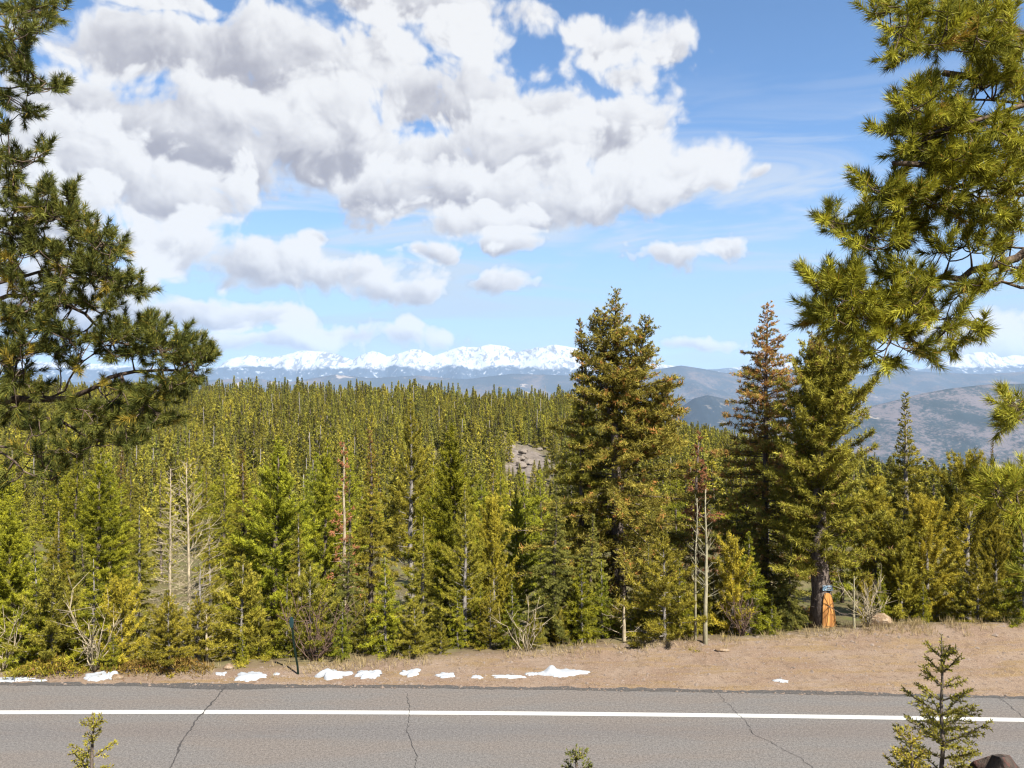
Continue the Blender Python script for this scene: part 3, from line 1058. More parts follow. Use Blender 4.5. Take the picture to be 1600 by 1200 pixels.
def special(name, px, py, d, wood_mat, needle, label, cat='tree', rot=0.0, **kw):
    p = P3(px, py, d)
    z = gz(p[0], d)
    w, c = conifer(H=p[2] - z, **kw)
    e = bpy.data.objects.new(name, None)
    COL.objects.link(e)
    e.location = (p[0], d, z)
    e.rotation_euler = (0, 0, rot)
    tag(e, label, cat)
    w.build('trunk', M[wood_mat], e)
    if c.n:
        c.build('crown', M[needle], e)
    return e


special('fir_tree', 968, 456, 20.0, 'bark', 'needle_brown', 'largest broad crowned brownish green fir with ragged rounded top', seed=41, shape=DOUG, width=2.5, nb=270, r0=.20,
        t0=.03, twig_gap=.10, twig_len=.32, sprays=3, nblade=9, blade=(0.109, 0.0218), jit=.75, elev=(-8, 50), rust=lambda t: .06, gaps=.20, bw=.016,
        fork=[(.52, (.80, .1), .40), (.56, (-.42, -.1), .38), (.45, (1.35, .1), .28)])
special('spruce_tree', 1197, 474, 19.0, 'bark', 'needle_brown', 'tall conical spruce with orange brown cones crowding its pointed top', seed=42, shape=((0, .8), (.12, 1), (.4, .75), (.62, .58), (.8, .36), (.93, .13), (1, .03)), width=1.8, nb=250, r0=.12,
        t0=.03, twig_gap=.10, twig_len=.26, sprays=3, nblade=9, blade=(0.095, 0.0195), jit=.45, elev=(-16, 30), rust=lambda t: .14 + max(0, t - .30) * .95, gaps=.12, bw=.014, sag=-.02)
special('pine_tree', 1284, 530, 17.2, 'bark', 'needle_olive', 'thick twin topped columnar pine with orange scarred trunk base', seed=43, shape=COLUMN, width=1.25, nb=190, r0=.24,
        t0=.23, twig_gap=.09, twig_len=.25, sprays=3, nblade=10, blade=(0.100, 0.0195), jit=.5, elev=(-5, 65), tips=.2, rust=lambda t: .06 + max(0, t - .8) * 1.5, bare=10, deadtwig=.6, bw=.013,
        fork=[(.60, (.50, -.05), .36)])
# bare and dying trees
special('dead_tree', 264, 733, 16.1, 'bark_pale', 'needle_dead', 'straight dead tree with bare pale trunk and fine bare twigs', seed=44, shape=SPRUCE, width=.6, nb=80, r0=.036, bw=.004, dead=True, deadtwig=.8, t0=.2, elev=(0, 40), twig_gap=.12)
special('dead_tree', 294, 722, 16.5, 'bark_pale', 'needle_dead', 'dead tree with long bare pale limbs reaching right', seed=45, shape=FULL, width=1.05, nb=70, r0=.038, bw=.004, dead=True, deadtwig=.8, t0=.15, elev=(15, 55), twig_gap=.12)
special('spruce_tree', 540, 692, 18.2, 'bark_pale', 'needle_dead', 'half bare dying spruce with rusty needles on a pale thin trunk', seed=46, shape=SPRUCE, width=.62, nb=60, r0=.055, t0=.35, gaps=.55, twig_gap=.12, sprays=2, bare=18, deadtwig=.7)
special('fir_tree', 1092, 676, 22.0, 'bark', 'needle_dead', 'dying fir with reddish brown needles right of the big fir', seed=47, shape=FULL, width=1.0, nb=70, r0=.10, t0=.3, gaps=.40, twig_gap=.12, sprays=3, bare=30, deadtwig=.8)
special('aspen_tree', 1102, 765, 15.95, 'aspen', 'needle_dead', 'thicker of two bare aspens with pale yellowish trunk', seed=48, shape=SPRUCE, width=.62, nb=22, r0=.044, dead=True, deadtwig=.7, t0=.35, elev=(35, 65), twig_gap=.14, bw=.008)
special('aspen_tree', 1086, 778, 16.1, 'aspen', 'needle_dead', 'thinner of two bare aspens with slim straight trunk', seed=49, shape=SPRUCE, width=.45, nb=16, r0=.022, dead=True, deadtwig=.7, t0=.4, elev=(35, 65), twig_gap=.14, bw=.007)
special('dead_tree', 306, 890, 15.6, 'bark_grey', 'needle_dead', 'crooked grey dead sapling with curved base beside the straight dead tree', seed=50, shape=SPRUCE, width=.45, nb=26, r0=.05, dead=True, deadtwig=.7, t0=.1, elev=(0, 50), twig_gap=.12, lean=.06)
special('dead_tree', 323, 960, 15.4, 'bark_pale', 'needle_dead', 'short bare pale sapling trunk at the edge of the forest', seed=51, shape=SPRUCE, width=.3, nb=16, r0=.03, dead=True, deadtwig=.7, t0=.1, elev=(10, 60), twig_gap=.12)
special('dead_tree', 975, 930, 16.3, 'bark_pale', 'needle_dead', 'bleached dead sapling with crossed limbs under the big fir', seed=52, shape=FULL, width=.55, nb=16, r0=.04, dead=True, deadtwig=.6, t0=.06, elev=(0, 50), twig_gap=.15)
special('dead_tree', 1334, 900, 16.6, 'aspen', 'needle_dead', 'slim pale bare sapling right of the scarred trunk', seed=53, shape=SPRUCE, width=.3, nb=12, r0=.028, dead=True, deadtwig=.6, t0=.3, elev=(30, 65), twig_gap=.15)

MARKS = [(-50, 'under the overhanging dark pine'), (130, 'near the many stemmed bare shrub'), (250, 'beside the rusty juniper mat'), (320, 'near the straight dead tree'), (395, 'behind the forked snow scrap'),
         (465, 'at the marker post'), (520, 'behind the peaked snow mound'), (600, 'near the dark forked trunk'), (690, 'behind the short snow scrap'), (770, 'behind the long snow sliver'), (870, 'behind the lumpy snow patch'),
         (960, 'under the big brownish fir'), (1090, 'by the bare aspens'), (1190, 'under the conical spruce'), (1290, 'by the orange scarred trunk'), (1375, 'behind the tan rock'), (1450, 'behind the tallest sapling'), (1560, 'on the high right end of the dirt bank')]


def mark(x, y):
    px = 800 + FPX * x / y
    return min(MARKS, key=lambda m: abs(m[0] - px))[1]


# small conifers and bare shrubs along the edge of the dirt
G_YOUNG = 'young conifers at the roadside edge'
yx = np.linspace(-12.2, 12.8, 64) + rng.normal(0, .14, 64)
for i, x in enumerate(yx):
    y = float(crest_y(x)) + abs(rng.normal(.55, .35)) + .15
    if abs(x - 7.05) < .8 and y < 17.2:      # leaves the scarred trunk in view
        continue
    h = rng.uniform(.7, 2.3)
    key = ('young', 'young_b', 'young_c')[int(rng.random() * (3 if x > 4 else 2.1))]
    place_tree(key, 'young_conifer', x, y, h, '%s %s %s' % ('knee high' if h < 1.2 else 'waist high' if h < 1.8 else 'head high', {'young': 'layered green young fir', 'young_b': 'bushy olive young fir', 'young_c': 'tufted yellow young pine'}[key], mark(x, y)), G_YOUNG, wide=rng.uniform(.7, 1.0))


def bare_shrub(x, y, h, mat, label, seed, n=9):
    rg = np.random.default_rng(seed)
    m = MB()
    for i in range(n):
        a, lean = rg.random() * 6.28, rg.uniform(.1, .75)
        L = h * rg.uniform(.6, 1.05)
        s = np.linspace(0, 1, 6)
        d = np.array([math.cos(a) * lean, math.sin(a) * lean * .7, 1.0])
        pts = d * (L * s)[:, None] + rg.normal(0, .05, (6, 3)).cumsum(0) * L
        pts -= pts[0]
        pts[0, 2] = -.08
        tube(m, pts, .009 * (1 - s) * (h ** .5) + .0025, 4)
        for j in range(9):
            k = rg.integers(1, 5)
            q = np.linspace(0, 1, 4)[:, None]
            dd = unit(rg.normal(0, 1, 3) + d * .8 + [0, 0, .3])
            tube(m, pts[k] + dd * L * rg.uniform(.2, .42) * q, np.array([.006, .005, .003, .002]) * (h ** .4), 3, cap=False)
    o = m.build('bare_shrub', mat, None, (x, y, gz(x, y)))
    return tag(o, label, 'shrub')


def shrub_at(px, d, h, mat, label, seed, n=9):
    bare_shrub((px - 800) / FPX * d, d, h, M[mat], label, seed, n)


shrub_at(148, 14.75, 1.5, 'bark_pale', 'many stemmed pale bare shrub rising from a snow patch', 61, 10)
shrub_at(492, 15.4, 1.4, 'twig_red', 'dull reddish twiggy bare shrub behind the marker post', 62, 16)
shrub_at(822, 15.7, 1.1, 'bark_pale', 'bleached leaning bare shrub above the lumpy snow patch', 63, 6)
shrub_at(1356, 16.5, 1.1, 'bark_pale', 'fine pale bare shrub beside the tan rock', 64, 12)
shrub_at(1160, 16.5, .9, 'twig_red', 'low brownish twiggy shrub between aspens and orange scarred trunk', 65, 14)
shrub_at(5, 14.9, 1.3, 'bark_pale', 'leaning pale bare shrub under the overhanging dark pine', 66, 6)


def mat_shrub(px0, px1, d, h, label, seed, needle='needle_mat'):
    rg = np.random.default_rng(seed)
    x0, x1 = (px0 - 800) / FPX * d, (px1 - 800) / FPX * d
    n = int((x1 - x0) * 900)
    lx = rg.uniform(-.5, .5, n) * (x1 - x0)
    ly = rg.normal(0, .16, n)
    top = h * (1 - np.abs(lx / (x1 - x0) * 2) ** 3) * (.6 + .6 * fbm(lx * 3 + seed, lx * 0, 3, seed))
    lz = rg.random(n) ** .6 * top * np.exp(-(ly / .3) ** 2)
    cx = (x0 + x1) / 2
    gzv = ground_z(cx + lx, d + ly) - gz(cx, d)
    o = np.stack([lx, ly, lz + gzv], -1)
    dd = unit(rg.normal(0, .7, (n, 3)) + [0, -.1, .55])
    tint = np.stack([rg.random(n), (rg.random(n) < .35) * rg.random(n), np.zeros(n), np.ones(n)], -1)
    m = MB()
    blades(m, o, dd, rg.uniform(.05, .12, n), .018, 0, tint, rg, True)
    e = bpy.data.objects.new('ground_juniper', None)
    COL.objects.link(e)
    e.location = (cx, d, gz(cx, d))
    tag(e, label, 'shrub')
    m.build('foliage', M[needle], e)
    s = MB()
    tube(s, np.array([[-.42 * (x1 - x0), 0, .02], [0, .02, .03], [.42 * (x1 - x0), 0, .02]]), .014, 5)
    s.build('stem', M['bark'], e)


mat_shrub(168, 330, 14.75, .26, 'low rusty green juniper mat along the asphalt between snow patches', 71)
mat_shrub(20, 132, 14.62, .34, 'low dark green juniper mat at the asphalt edge under the pine boughs', 72, 'needle_olive')

# ------------------------------------------------------------------ mid distance and hillside trees
G_MID, G_HILL = 'conifers on the falling slope behind the forest edge', 'conifers on the near part of the wooded hill'
BACKS = [(40, 'seen through the boughs of the overhanging pine'), (190, 'behind the slim orange tipped spruce'), (280, 'behind the dead pale trees'), (376, 'behind the rusty tipped spruce'), (440, 'behind the broad lush pine'), (540, 'behind the half bare rusty spruce'),
         (645, 'around the tall open pine'), (706, 'behind the tall bright green pine'), (820, 'below the rocky clearing'), (965, 'behind the big brownish fir'), (1092, 'behind the dying reddish fir'), (1197, 'behind the conical spruce'), (1300, 'behind the twin topped pine'),
         (1412, 'behind the narrow dark spruce'), (1512, 'behind the golden pine'), (1620, 'behind the lowest right boughs')]


def BACK(x, y):
    px = 800 + FPX * x / y
    return min(BACKS, key=lambda m: abs(m[0] - px))[1]


rg = np.random.default_rng(99)
cnt = 0
pts_mid = []
while cnt < 150:
    y = 22 + 95 * rg.random() ** 1.1
    u = rg.uniform(-.86, .86)
    x = u * y
    if any((x - a) ** 2 + (y - b) ** 2 < 2.2 ** 2 for a, b in pts_mid):
        continue
    if rocky(np.array([x]), np.array([y]))[0] > .3:
        continue
    # keep the lie of the tops: they stand below the view across the valley
    z = gz(x, y)
    h = rg.uniform(5.5, 9.5)
    lim = np.interp(u * FPX + 800, [0, 300, 420, 720, 830, 880, 1060, 1120, 1300, 1450, 1600], [690, 720, 710, 700, 740, 720, 730, 770, 740, 790, 800])
    hmax = CAM_Z - (lim - 600) / FPX * y - z
    h = min(h, hmax)
    if h < 3.2:
        h = rg.uniform(3.2, 4.2)
        if h > hmax + 1.0:
            continue
    pts_mid.append((x, y))
    cnt += 1
    key = rg.choice(['mid_a', 'mid_b', 'mid_c', 'snag'], p=[.36, .38, .21, .05])
    if key == 'snag':
        place_tree(key, 'dead_tree', x, y, h, 'bare grey dead trunk in the wood ' + BACK(x, y), 'dead trunks in the wood')
    else:
        place_tree(key, 'conifer_tree', x, y, h, '%s %s in the wood %s' % ('lower' if h < 6 else 'taller', {'mid_a': 'olive conical spruce', 'mid_b': 'full green pine', 'mid_c': 'slim grey green spruce'}[key], BACK(x, y)), G_MID, wide=rg.uniform(.85, 1.15))

# small trees for the hill, one mesh each (too small to show their parts)
SPIRE = ((0, .7), (.1, 1), (.4, .72), (.7, .36), (.88, .12), (1, .02))
HILLP = []
for i, (shp, wdt, nd, el) in enumerate([(SPIRE, .25, 'needle_hill', (-15, 40)), (FULL, .25, 'needle_hill', (0, 50)), (SPIRE, .20, 'needle_hill_grey', (-20, 30)), (SPRUCE, .23, 'needle_hill_grey', (0, 50)), (COLUMN, .19, 'needle_hill', (-5, 50))]):
    w, c = conifer(200 + i, H=1.0, r0=.013, shape=shp, width=wdt, nb=90, t0=.04, elev=el, twig_gap=.045, twig_len=.04, sprays=1, nblade=6, blade=(.055, .024), bw=.004, start=.25, spread=.7)
    mm = MB()
    mm.add(np.concatenate(c.v), np.concatenate(c.f), 0, np.concatenate(c.t))
    mm.add(np.concatenate(w.v), np.concatenate(w.f), 1)
    HILLP.append(mm.mesh('hill_conifer', [M[nd], M['bark']]))
w, c = conifer(230, H=1.0, r0=.012, shape=SPRUCE, width=.07, nb=26, dead=True, deadtwig=.0, t0=.2, bw=.006)
HILLP.append(w.mesh('hill_snag', [M['bark_grey']]))

hp = []
rg = np.random.default_rng(123)
N = 14500
hy = np.sqrt(rg.uniform(95 ** 2, 375 ** 2, N))
hu = rg.uniform(-1.0, 1.0, N)
hx_ = hu * hy
dens = .66 + 1.3 * (fbm(hx_ * .045, hy * .03, 3, 55) - .5)
ok = (rg.random(N) < dens + .25) & (rocky(hx_, hy) < .25 + .3 * rg.random(N))
hx_, hy = hx_[ok], hy[ok]
hzv = ground_z(hx_, hy) - .15
hs = rg.uniform(3.2, 9.6, len(hx_)) * np.where(rg.random(len(hx_)) < .1, 1.25, 1)
# younger growth stands below the rocky clearing
hu_ = hx_ / hy
hs = np.where((hu_ > -.02) & (hu_ < .06) & (hy > 110) & (hy < 200), hs * .55, hs)
hi = rg.choice(6, len(hx_), p=[.30, .30, .13, .10, .13, .04])
hr = rg.random(len(hx_)) * 6.28
# taller dark spires along the crest
nc = 110
cu = rg.uniform(-.45, .10, nc)
cyy = rg.uniform(318, 345, nc)
hx_, hy = np.concatenate([hx_, cu * cyy]), np.concatenate([hy, cyy])
hzv = np.concatenate([hzv, ground_z(cu * cyy, cyy) - .15])
hs = np.concatenate([hs, rg.uniform(8.5, 12.0, nc)])
hi = np.concatenate([hi, rg.choice([0, 2], nc)])
hr = np.concatenate([hr, rg.random(nc) * 6.28])
order = np.argsort(hy)
near_i, far_i = order[:165], order[165:]
for i in near_i:
    o = link('hill_conifer' if hi[i] < 5 else 'dead_tree', HILLP[hi[i]], None, (hx_[i], hy[i], hzv[i]))
    o.scale = (hs[i] * 1.05, hs[i] * 1.05, hs[i])
    o.rotation_euler = (0, 0, hr[i])
    if hi[i] < 5:
        tag(o, '%s conifer at the hill foot %s' % (('wide pointed', 'broad full', 'thin spire shaped', 'slim full', 'blunt topped')[hi[i]], BACK(hx_[i], hy[i])), 'tree', G_HILL)
    else:
        tag(o, 'grey dead trunk at the hill foot ' + BACK(hx_[i], hy[i]), 'tree', 'dead trunks on the hill')

# the rest of the forest on the hill reads as one mass
fm = bpy.data.meshes.new('hill_forest')
fm.vertices.add(len(far_i))
fm.vertices.foreach_set('co', np.stack([hx_[far_i], hy[far_i], hzv[far_i]], -1).astype(np.float32).ravel())
for nm, typ, arr in (('pick', 'INT', hi[far_i].astype(np.int32)), ('size', 'FLOAT', hs[far_i].astype(np.float32)), ('turn', 'FLOAT', hr[far_i].astype(np.float32))):
    fm.attributes.new(nm, typ, 'POINT').data.foreach_set('value', arr)
forest = tag(link('hill_forest', fm), 'dense olive green conifer forest covering the hill across the dip', None, None, 'stuff')
pc = bpy.data.collections.new('hill_tree_kinds')
for i, me in enumerate(HILLP):
    pc.objects.link(bpy.data.objects.new('kind_%d' % i, me))
ng = bpy.data.node_groups.new('scatter', 'GeometryNodeTree')
ng.interface.new_socket('Geometry', in_out='INPUT', socket_type='NodeSocketGeometry')
ng.interface.new_socket('Geometry', in_out='OUTPUT', socket_type='NodeSocketGeometry')
t = NT(ng)
gi, go = t.n('NodeGroupInput'), t.n('NodeGroupOutput')
m2p = t.n('GeometryNodeMeshToPoints')
iop = t.n('GeometryNodeInstanceOnPoints')
ci = t.n('GeometryNodeCollectionInfo')
ci.inputs[0].default_value = pc
ci.inputs['Separate Children'].default_value = True
ci.inputs['Reset Children'].default_value = True


def named(nm, typ):
    n = t.n('GeometryNodeInputNamedAttribute', data_type=typ)
    n.inputs[0].default_value = nm
    return [s for s in n.outputs if s.enabled and s.name == 'Attribute'][0]


t.put(m2p.inputs[0], gi.outputs[0])
t.put(iop.inputs['Points'], m2p.outputs[0])
t.put(iop.inputs['Instance'], ci.outputs[0])
iop.inputs['Pick Instance'].default_value = True
t.put(iop.inputs['Instance Index'], named('pick', 'INT'))
cx = t.n('ShaderNodeCombineXYZ')
t.put(cx.inputs[2], named('turn', 'FLOAT'))
t.put(iop.inputs['Rotation'], cx.outputs[0])
t.put(iop.inputs['Scale'], named('size', 'FLOAT'))
t.put(go.inputs[0], iop.outputs[0])
forest.modifiers.new('scatter', 'NODES').node_group = ng


# ------------------------------------------------------------------ rocks
def rock(name, x, y, sx, sy, sz, mat, label, seed, sink=.25, group=None, cat='rock'):
    rg = np.random.default_rng(seed)
    import bmesh
    bm = bmesh.new()
    bmesh.ops.create_icosphere(bm, subdivisions=4 if max(sx, sy) > .3 and y < 10 else 3, radius=1)
    co = np.array([v.co[:] for v in bm.verts])
    d = 1 + .55 * (fbm(co[:, 0] * 1.4 + seed, co[:, 1] * 1.4 + co[:, 2] * 1.7, 4, seed) - .5)
    for _ in range(7):      # broken planes
        n = unit(rg.normal(size=3))
        h = co @ n * d
        lim = rg.uniform(.55, .85)
        d = np.where(h > lim, d * lim / np.maximum(h, 1e-6), d)
    co = co * d[:, None] * [sx, sy, sz]
    for v_, c in zip(bm.verts, co):
        v_.co = c
    me = bpy.data.meshes.new(name)
    bm.to_mesh(me)
    bm.free()
    me.materials.append(mat)
    o = link(name, me, None, (x, y, gz(x, y) + sz * (.5 - sink)))
    return tag(o, label, cat, group)


b = P3(1582, 1210, 3.75)
rock('boulder', b[0], 3.75, .26, .24, .72, M['boulder'], 'dark brown lichen spotted boulder beside the spruce sapling', 3, .30)
rock('rock', (1375 - 800) / FPX * 16.55, 16.55, .30, .18, .20, M['tan_rock'], 'tan angular rock at the crest of the dirt bank', 5)
rock('rock', (356 - 800) / FPX * 14.85, 14.85, .13, .08, .09, M['tan_rock'], 'small tan stone at the forest edge beside snow scraps', 6)
rock('rock', (182 - 800) / FPX * 14.35, 14.35, .12, .07, .07, M['tan_rock'], 'small tan stone beside the white snow lump on the left', 7)
rock('rock', (1128 - 800) / FPX * 15.6, 15.6, .16, .06, .05, M['tan_rock'], 'flat pale stone lying on bare dirt left of the spruces', 8)
rr = np.random.default_rng(31)
for i in range(22):
    a = rr.random() * 6.28
    x, y = 2.5 + rr.normal(0, 3.2), 205 + rr.normal(0, 10)
    s = rr.uniform(.4, 1.4)
    rock('outcrop_rock', x, y, s * 1.3, s, s * .8, M['grey_rock'], ('large ' if s > 1.0 else 'small ') + 'grey boulder in the rocky clearing on the wooded hill', 300 + i, .2, 'boulders of the rocky clearing')

# pebbles and clods strewn over the dirt, and dry grass on its crest
rg = np.random.default_rng(77)
n = 9000
gx = rg.uniform(-11, 12, n)
fr = rg.random(n)
gy = edge_y(gx) - .16 + fr * (crest_y(gx) - edge_y(gx) + .4)
keep = rg.random(n) < np.clip((crest_y(gx) - edge_y(gx)) / 2, .1, 1)
gx, gy = gx[keep], gy[keep]
gzz = np.where(gy < edge_y(gx) + .02, .006, ground_z(gx, gy))
oct_v = np.array([[1, 0, 0], [-1, 0, 0], [0, 1, 0], [0, -1, 0], [0, 0, 1], [0, 0, -1]], float)
oct_f = np.array([[0, 2, 4], [2, 1, 4], [1, 3, 4], [3, 0, 4], [2, 0, 5], [1, 2, 5], [3, 1, 5], [0, 3, 5]])
sz = rg.exponential(.007, len(gx)) + .004
V = oct_v[None] * sz[:, None, None] * rg.uniform(.6, 1.5, (len(gx), 6, 1)) * [1.2, 1, .7] + np.stack([gx, gy, gzz], -1)[:, None]
F = oct_f[None] + (np.arange(len(gx)) * 6)[:, None, None]
mb = MB()
mb.add(V.reshape(-1, 3), F.reshape(-1, 3))
tag(mb.build('gravel', mat_plain('pebble', (.135, .105, .085), .9, .1, .6, 3)), 'scattered pebbles and clods on the roadside dirt', None, None, 'stuff')

n = 5200
gx = rg.uniform(-8, 13, n)
den = np.interp(gx, [-8, -3, 0, 3, 7, 9, 13], [.15, .35, .35, .2, .35, .95, 1])
clump = fbm(gx * 2.2, gx * 0 + 5, 3, 8)
keep = rg.random(n) < den * np.clip((clump - .35) * 4, 0, 1)
gx = gx[keep]
gy = crest_y(gx) + rg.normal(-.05, .22, len(gx))
o_ = np.stack([gx, gy, ground_z(gx, gy) - .01], -1)
o_ = np.repeat(o_, 4, 0) + rg.normal(0, .012, (len(gx) * 4, 3)) * [1, 1, 0]
n4 = len(o_)
dd = unit(rg.normal(0, .42, (n4, 3)) * [1, 1, .2] + [0, 0, 1])
mb = MB()
blades(mb, o_, dd, rg.uniform(.06, .22, n4), .007, 0, np.stack([rg.random(n4), np.zeros(n4), np.zeros(n4), np.ones(n4)], -1), rg, True)
tag(mb.build('dry_grass', M['grass']), 'dry straw coloured grass along the crest of the dirt', None, None, 'stuff')


# ------------------------------------------------------------------ snow scraps
def snow_patch(px0, px1, pyb, h, label, seed, depth=.24, lumps=(), group='old snow scraps along the road'):
    """a thin melting scrap: ragged outline, domed, its front edge on this bearing"""
    p0, p1 = ground_pt(px0, pyb), ground_pt(px1, pyb)
    w = p1[0] - p0[0]
    cx, cy_ = (p0[0] + p1[0]) / 2, p0[1] + depth * .55
    nr, na = 9, 64
    th = np.arange(na) / na * 2 * np.pi
    rad = .95 + 1.35 * (fbm(np.cos(th) * 1.9 + seed, np.sin(th) * 1.9, 4, seed) - .5) + .50 * (fbm(np.cos(th) * 6 + seed, np.sin(th) * 6, 2, seed + 9) - .5)
    V = [[cx, cy_]]
    q = [0.0]
    for i in range(1, nr + 1):
        r = i / nr
        V += [[cx + w / 2 * r * rad[k] * math.cos(th[k]), cy_ + depth / 2 * r * rad[k] * math.sin(th[k])] for k in range(na)]
        q += [r] * na
    V, q = np.array(V), np.array(q)
    g = ground_z(V[:, 0], V[:, 1])
    z = .42 * h * np.clip(1 - q ** 2.2, 0, 1) ** .6 * (.45 + 1.1 * fbm(V[:, 0] * 4.5 + seed, V[:, 1] * 4.5, 3, seed + 3))
    for (lx, lr, lh) in lumps:
        z += .55 * lh * np.exp(-(((V[:, 0] - (cx + lx * w / 2)) / lr) ** 2 + ((V[:, 1] - cy_) / lr) ** 2) ** 1.5)
    z = g + z + .006 - .03 * (q > .99)
    f = [[0, 1 + k, 1 + (k + 1) % na] for k in range(na)]
    for i in range(nr - 1):
        a = 1 + i * na
        for k in range(na):
            b_, c_ = a + k, a + (k + 1) % na
            f += [[b_, b_ + na, c_ + na], [b_, c_ + na, c_]]
    m = MB()
    m.add(np.concatenate([V - [cx, cy_], (z - gz(cx, cy_))[:, None]], 1), f, 0, None, True)
    o = m.build('snow_patch', M['snow'], None, (cx, cy_, gz(cx, cy_)))
    tag(o, label, 'snow', group)


snow_patch(-30, 40, 1065, .05, 'thin snow scrap at the asphalt under the overhanging pine', 1)
snow_patch(44, 68, 1065, .03, 'tiny snow sliver at the asphalt under the juniper', 2, .12)
snow_patch(118, 176, 1064, .12, 'snow scrap heaped at the foot of the many stemmed bare shrub', 3, .40, [(.8, .09, .16)])
snow_patch(331, 351, 1057, .06, 'small snow scrap by the small tan stone', 4, .2)
snow_patch(360, 406, 1064, .10, 'snow scrap with forked ragged front left of the marker post', 5, .42)
snow_patch(424, 437, 1055, .02, 'tiny thin snow sliver just left of the marker post', 6, .12)
snow_patch(487, 541, 1062, .17, 'large snow mound with a peak just right of the marker post', 7, .38, [(-.35, .13, .10)])
snow_patch(552, 598, 1060, .15, 'snow mound rising to its right end beside the peaked mound', 8, .34, [(.6, .12, .08)])
snow_patch(621, 657, 1057, .10, 'flat snow scrap with raised right corner near the road crack', 9, .30, [(.85, .05, .06)])
snow_patch(681, 712, 1060, .10, 'short snow scrap right of the road crack', 10, .25)
snow_patch(736, 754, 1061, .04, 'tiny snow scrap between the short scrap and the long sliver', 11, .16)
snow_patch(768, 822, 1060, .06, 'long narrow snow sliver left of the lumpy snow patch', 12, .16)
snow_patch(820, 842, 1056, .04, 'tiny snow scrap touching the long sliver', 13, .14)
snow_patch(850, 915, 1059, .12, 'long snow patch with an upright lump at its left end', 14, .34, [(-.62, .085, .20)])
snow_patch(1213, 1235, 1067, .04, 'lone snow scrap on bare dirt below the conical spruce', 15, .14)

# ------------------------------------------------------------------ marker post, tree sign, trunk scar
M['post_green'] = mat_plain('post_green', (.006, .012, .008), .9, .1, .3, 30)
M['reflector'] = mat_plain('reflector', (.010, .028, .030), .4, .4, .3, 30)
bp = ground_pt(467, 1054)
top = P3(455, 966, bp[1])
e = bpy.data.objects.new('marker_post', None)
COL.objects.link(e)
bz = gz(bp[0], bp[1])
e.location = (bp[0], bp[1], bz)
tag(e, 'thin dark green leaning roadside marker post with reflector head', 'post')
rel = top - np.array([bp[0], bp[1], bz])
m = MB()
q = np.linspace(0, 1, 8)[:, None]
pts = rel * q
pts[:, 0] += -.015 * np.sin(q[:, 0] * np.pi)
pts[0, 2] = -.2
# U-channel steel section: a web and two flanges
d = np.array([1.0, 0, 0])
for off, w in ((np.array([0, 0, 0]), .020), (np.array([-.013, .010, 0]), .010), (np.array([.013, .010, 0]), .010)):
    n8 = len(pts)
    box = np.array([[-w / 2, -.0025 - (.008 if w < .02 else 0)], [w / 2, -.0025 - (.008 if w < .02 else 0)], [w / 2, .0025 + (.004 if w < .02 else 0)], [-w / 2, .0025 + (.004 if w < .02 else 0)]])
    V = np.concatenate([p + off + np.concatenate([box, np.zeros((4, 1))], 1) for p in pts])
    F = []
    for i in range(n8 - 1):
        for j in range(4):
            a, b2 = i * 4 + j, i * 4 + (j + 1) % 4
            F += [[a, b2, b2 + 4], [a, b2 + 4, a + 4]]
    F += [[0, 2, 1], [0, 3, 2], [n8 * 4 - 4, n8 * 4 - 3, n8 * 4 - 2], [n8 * 4 - 4, n8 * 4 - 2, n8 * 4 - 1]]
    m.add(V, F)
m.build('post', M['post_green'], e)
m = MB()
hc = rel * .93
th = np.arange(16) / 16 * 2 * np.pi
rim = np.stack([.042 * np.cos(th), 0 * th, .11 * np.sin(th)], -1)
V = np.concatenate([hc + rim + [0, -.018, 0], hc + rim + [0, -.008, 0], [hc + [0, -.022, 0]], [hc + [0, -.008, 0]]])
F = []
for k in range(16):
    k2 = (k + 1) % 16
    F += [[k, k2, 32], [k + 16, 33, k2 + 16], [k, k + 16, k2 + 16], [k, k2 + 16, k2]]
m.add(V, F)
m.build('reflector', M['reflector'], e)


def mat_scar():
    m, t = material('scar_wood')
    tc = t.n('ShaderNodeTexCoord')
    v = t.vec('MULTIPLY', tc.outputs['Object'], (26, 26, 1.2))
    n = t.noise(v, 1.0, 4, .6)
    finish(t, t.mix(t.mapr(n, .35, .65), (.16, .066, .018), (.42, .20, .056)), .7, .2, n, .6, .01)
    return m


# scar: bare orange wood facing the road on the twin topped pine, a slab set proud of its bark
pine = [o for o in bpy.data.objects if o.get('label', '').startswith('thick twin')][0]
tv = [c for c in pine.children if c.name.startswith('trunk')][0].data.vertices
rings = np.array([tv[i].co[:] for i in range(72)]).reshape(9, 8, 3)
rc, rr0 = rings.mean(1), np.linalg.norm(rings - rings.mean(1, keepdims=True), axis=2).mean(1)


def trunk_at(z):
    return np.interp(z, rc[:, 2], rc[:, 0]), np.interp(z, rc[:, 2], rc[:, 1]), np.interp(z, rc[:, 2], rr0)


m = MB()
nz, na = 14, 9
zz = np.linspace(.02, .82, nz)
V = []
for z in zz:
    ax, ay, r = trunk_at(z)
    r += .014
    half = .95 * np.interp(z, [0, .5, .75, .82], [1, .85, .6, .3])
    V += [[ax + r * math.sin(a), ay - r * math.cos(a), z] for a in np.linspace(-half * .35, half * 1.15, na)]
V = np.array(V)
i, j = np.meshgrid(np.arange(nz - 1), np.arange(na - 1), indexing='ij')
a = (i * na + j).ravel()
m.add(V, np.concatenate([np.stack([a, a + 1, a + na + 1], -1), np.stack([a, a + na + 1, a + na], -1)]), 0, None, True)
sc = m.build('trunk_scar', mat_scar(), pine)
sc['label'] = 'bare orange wood scar on the trunk base'


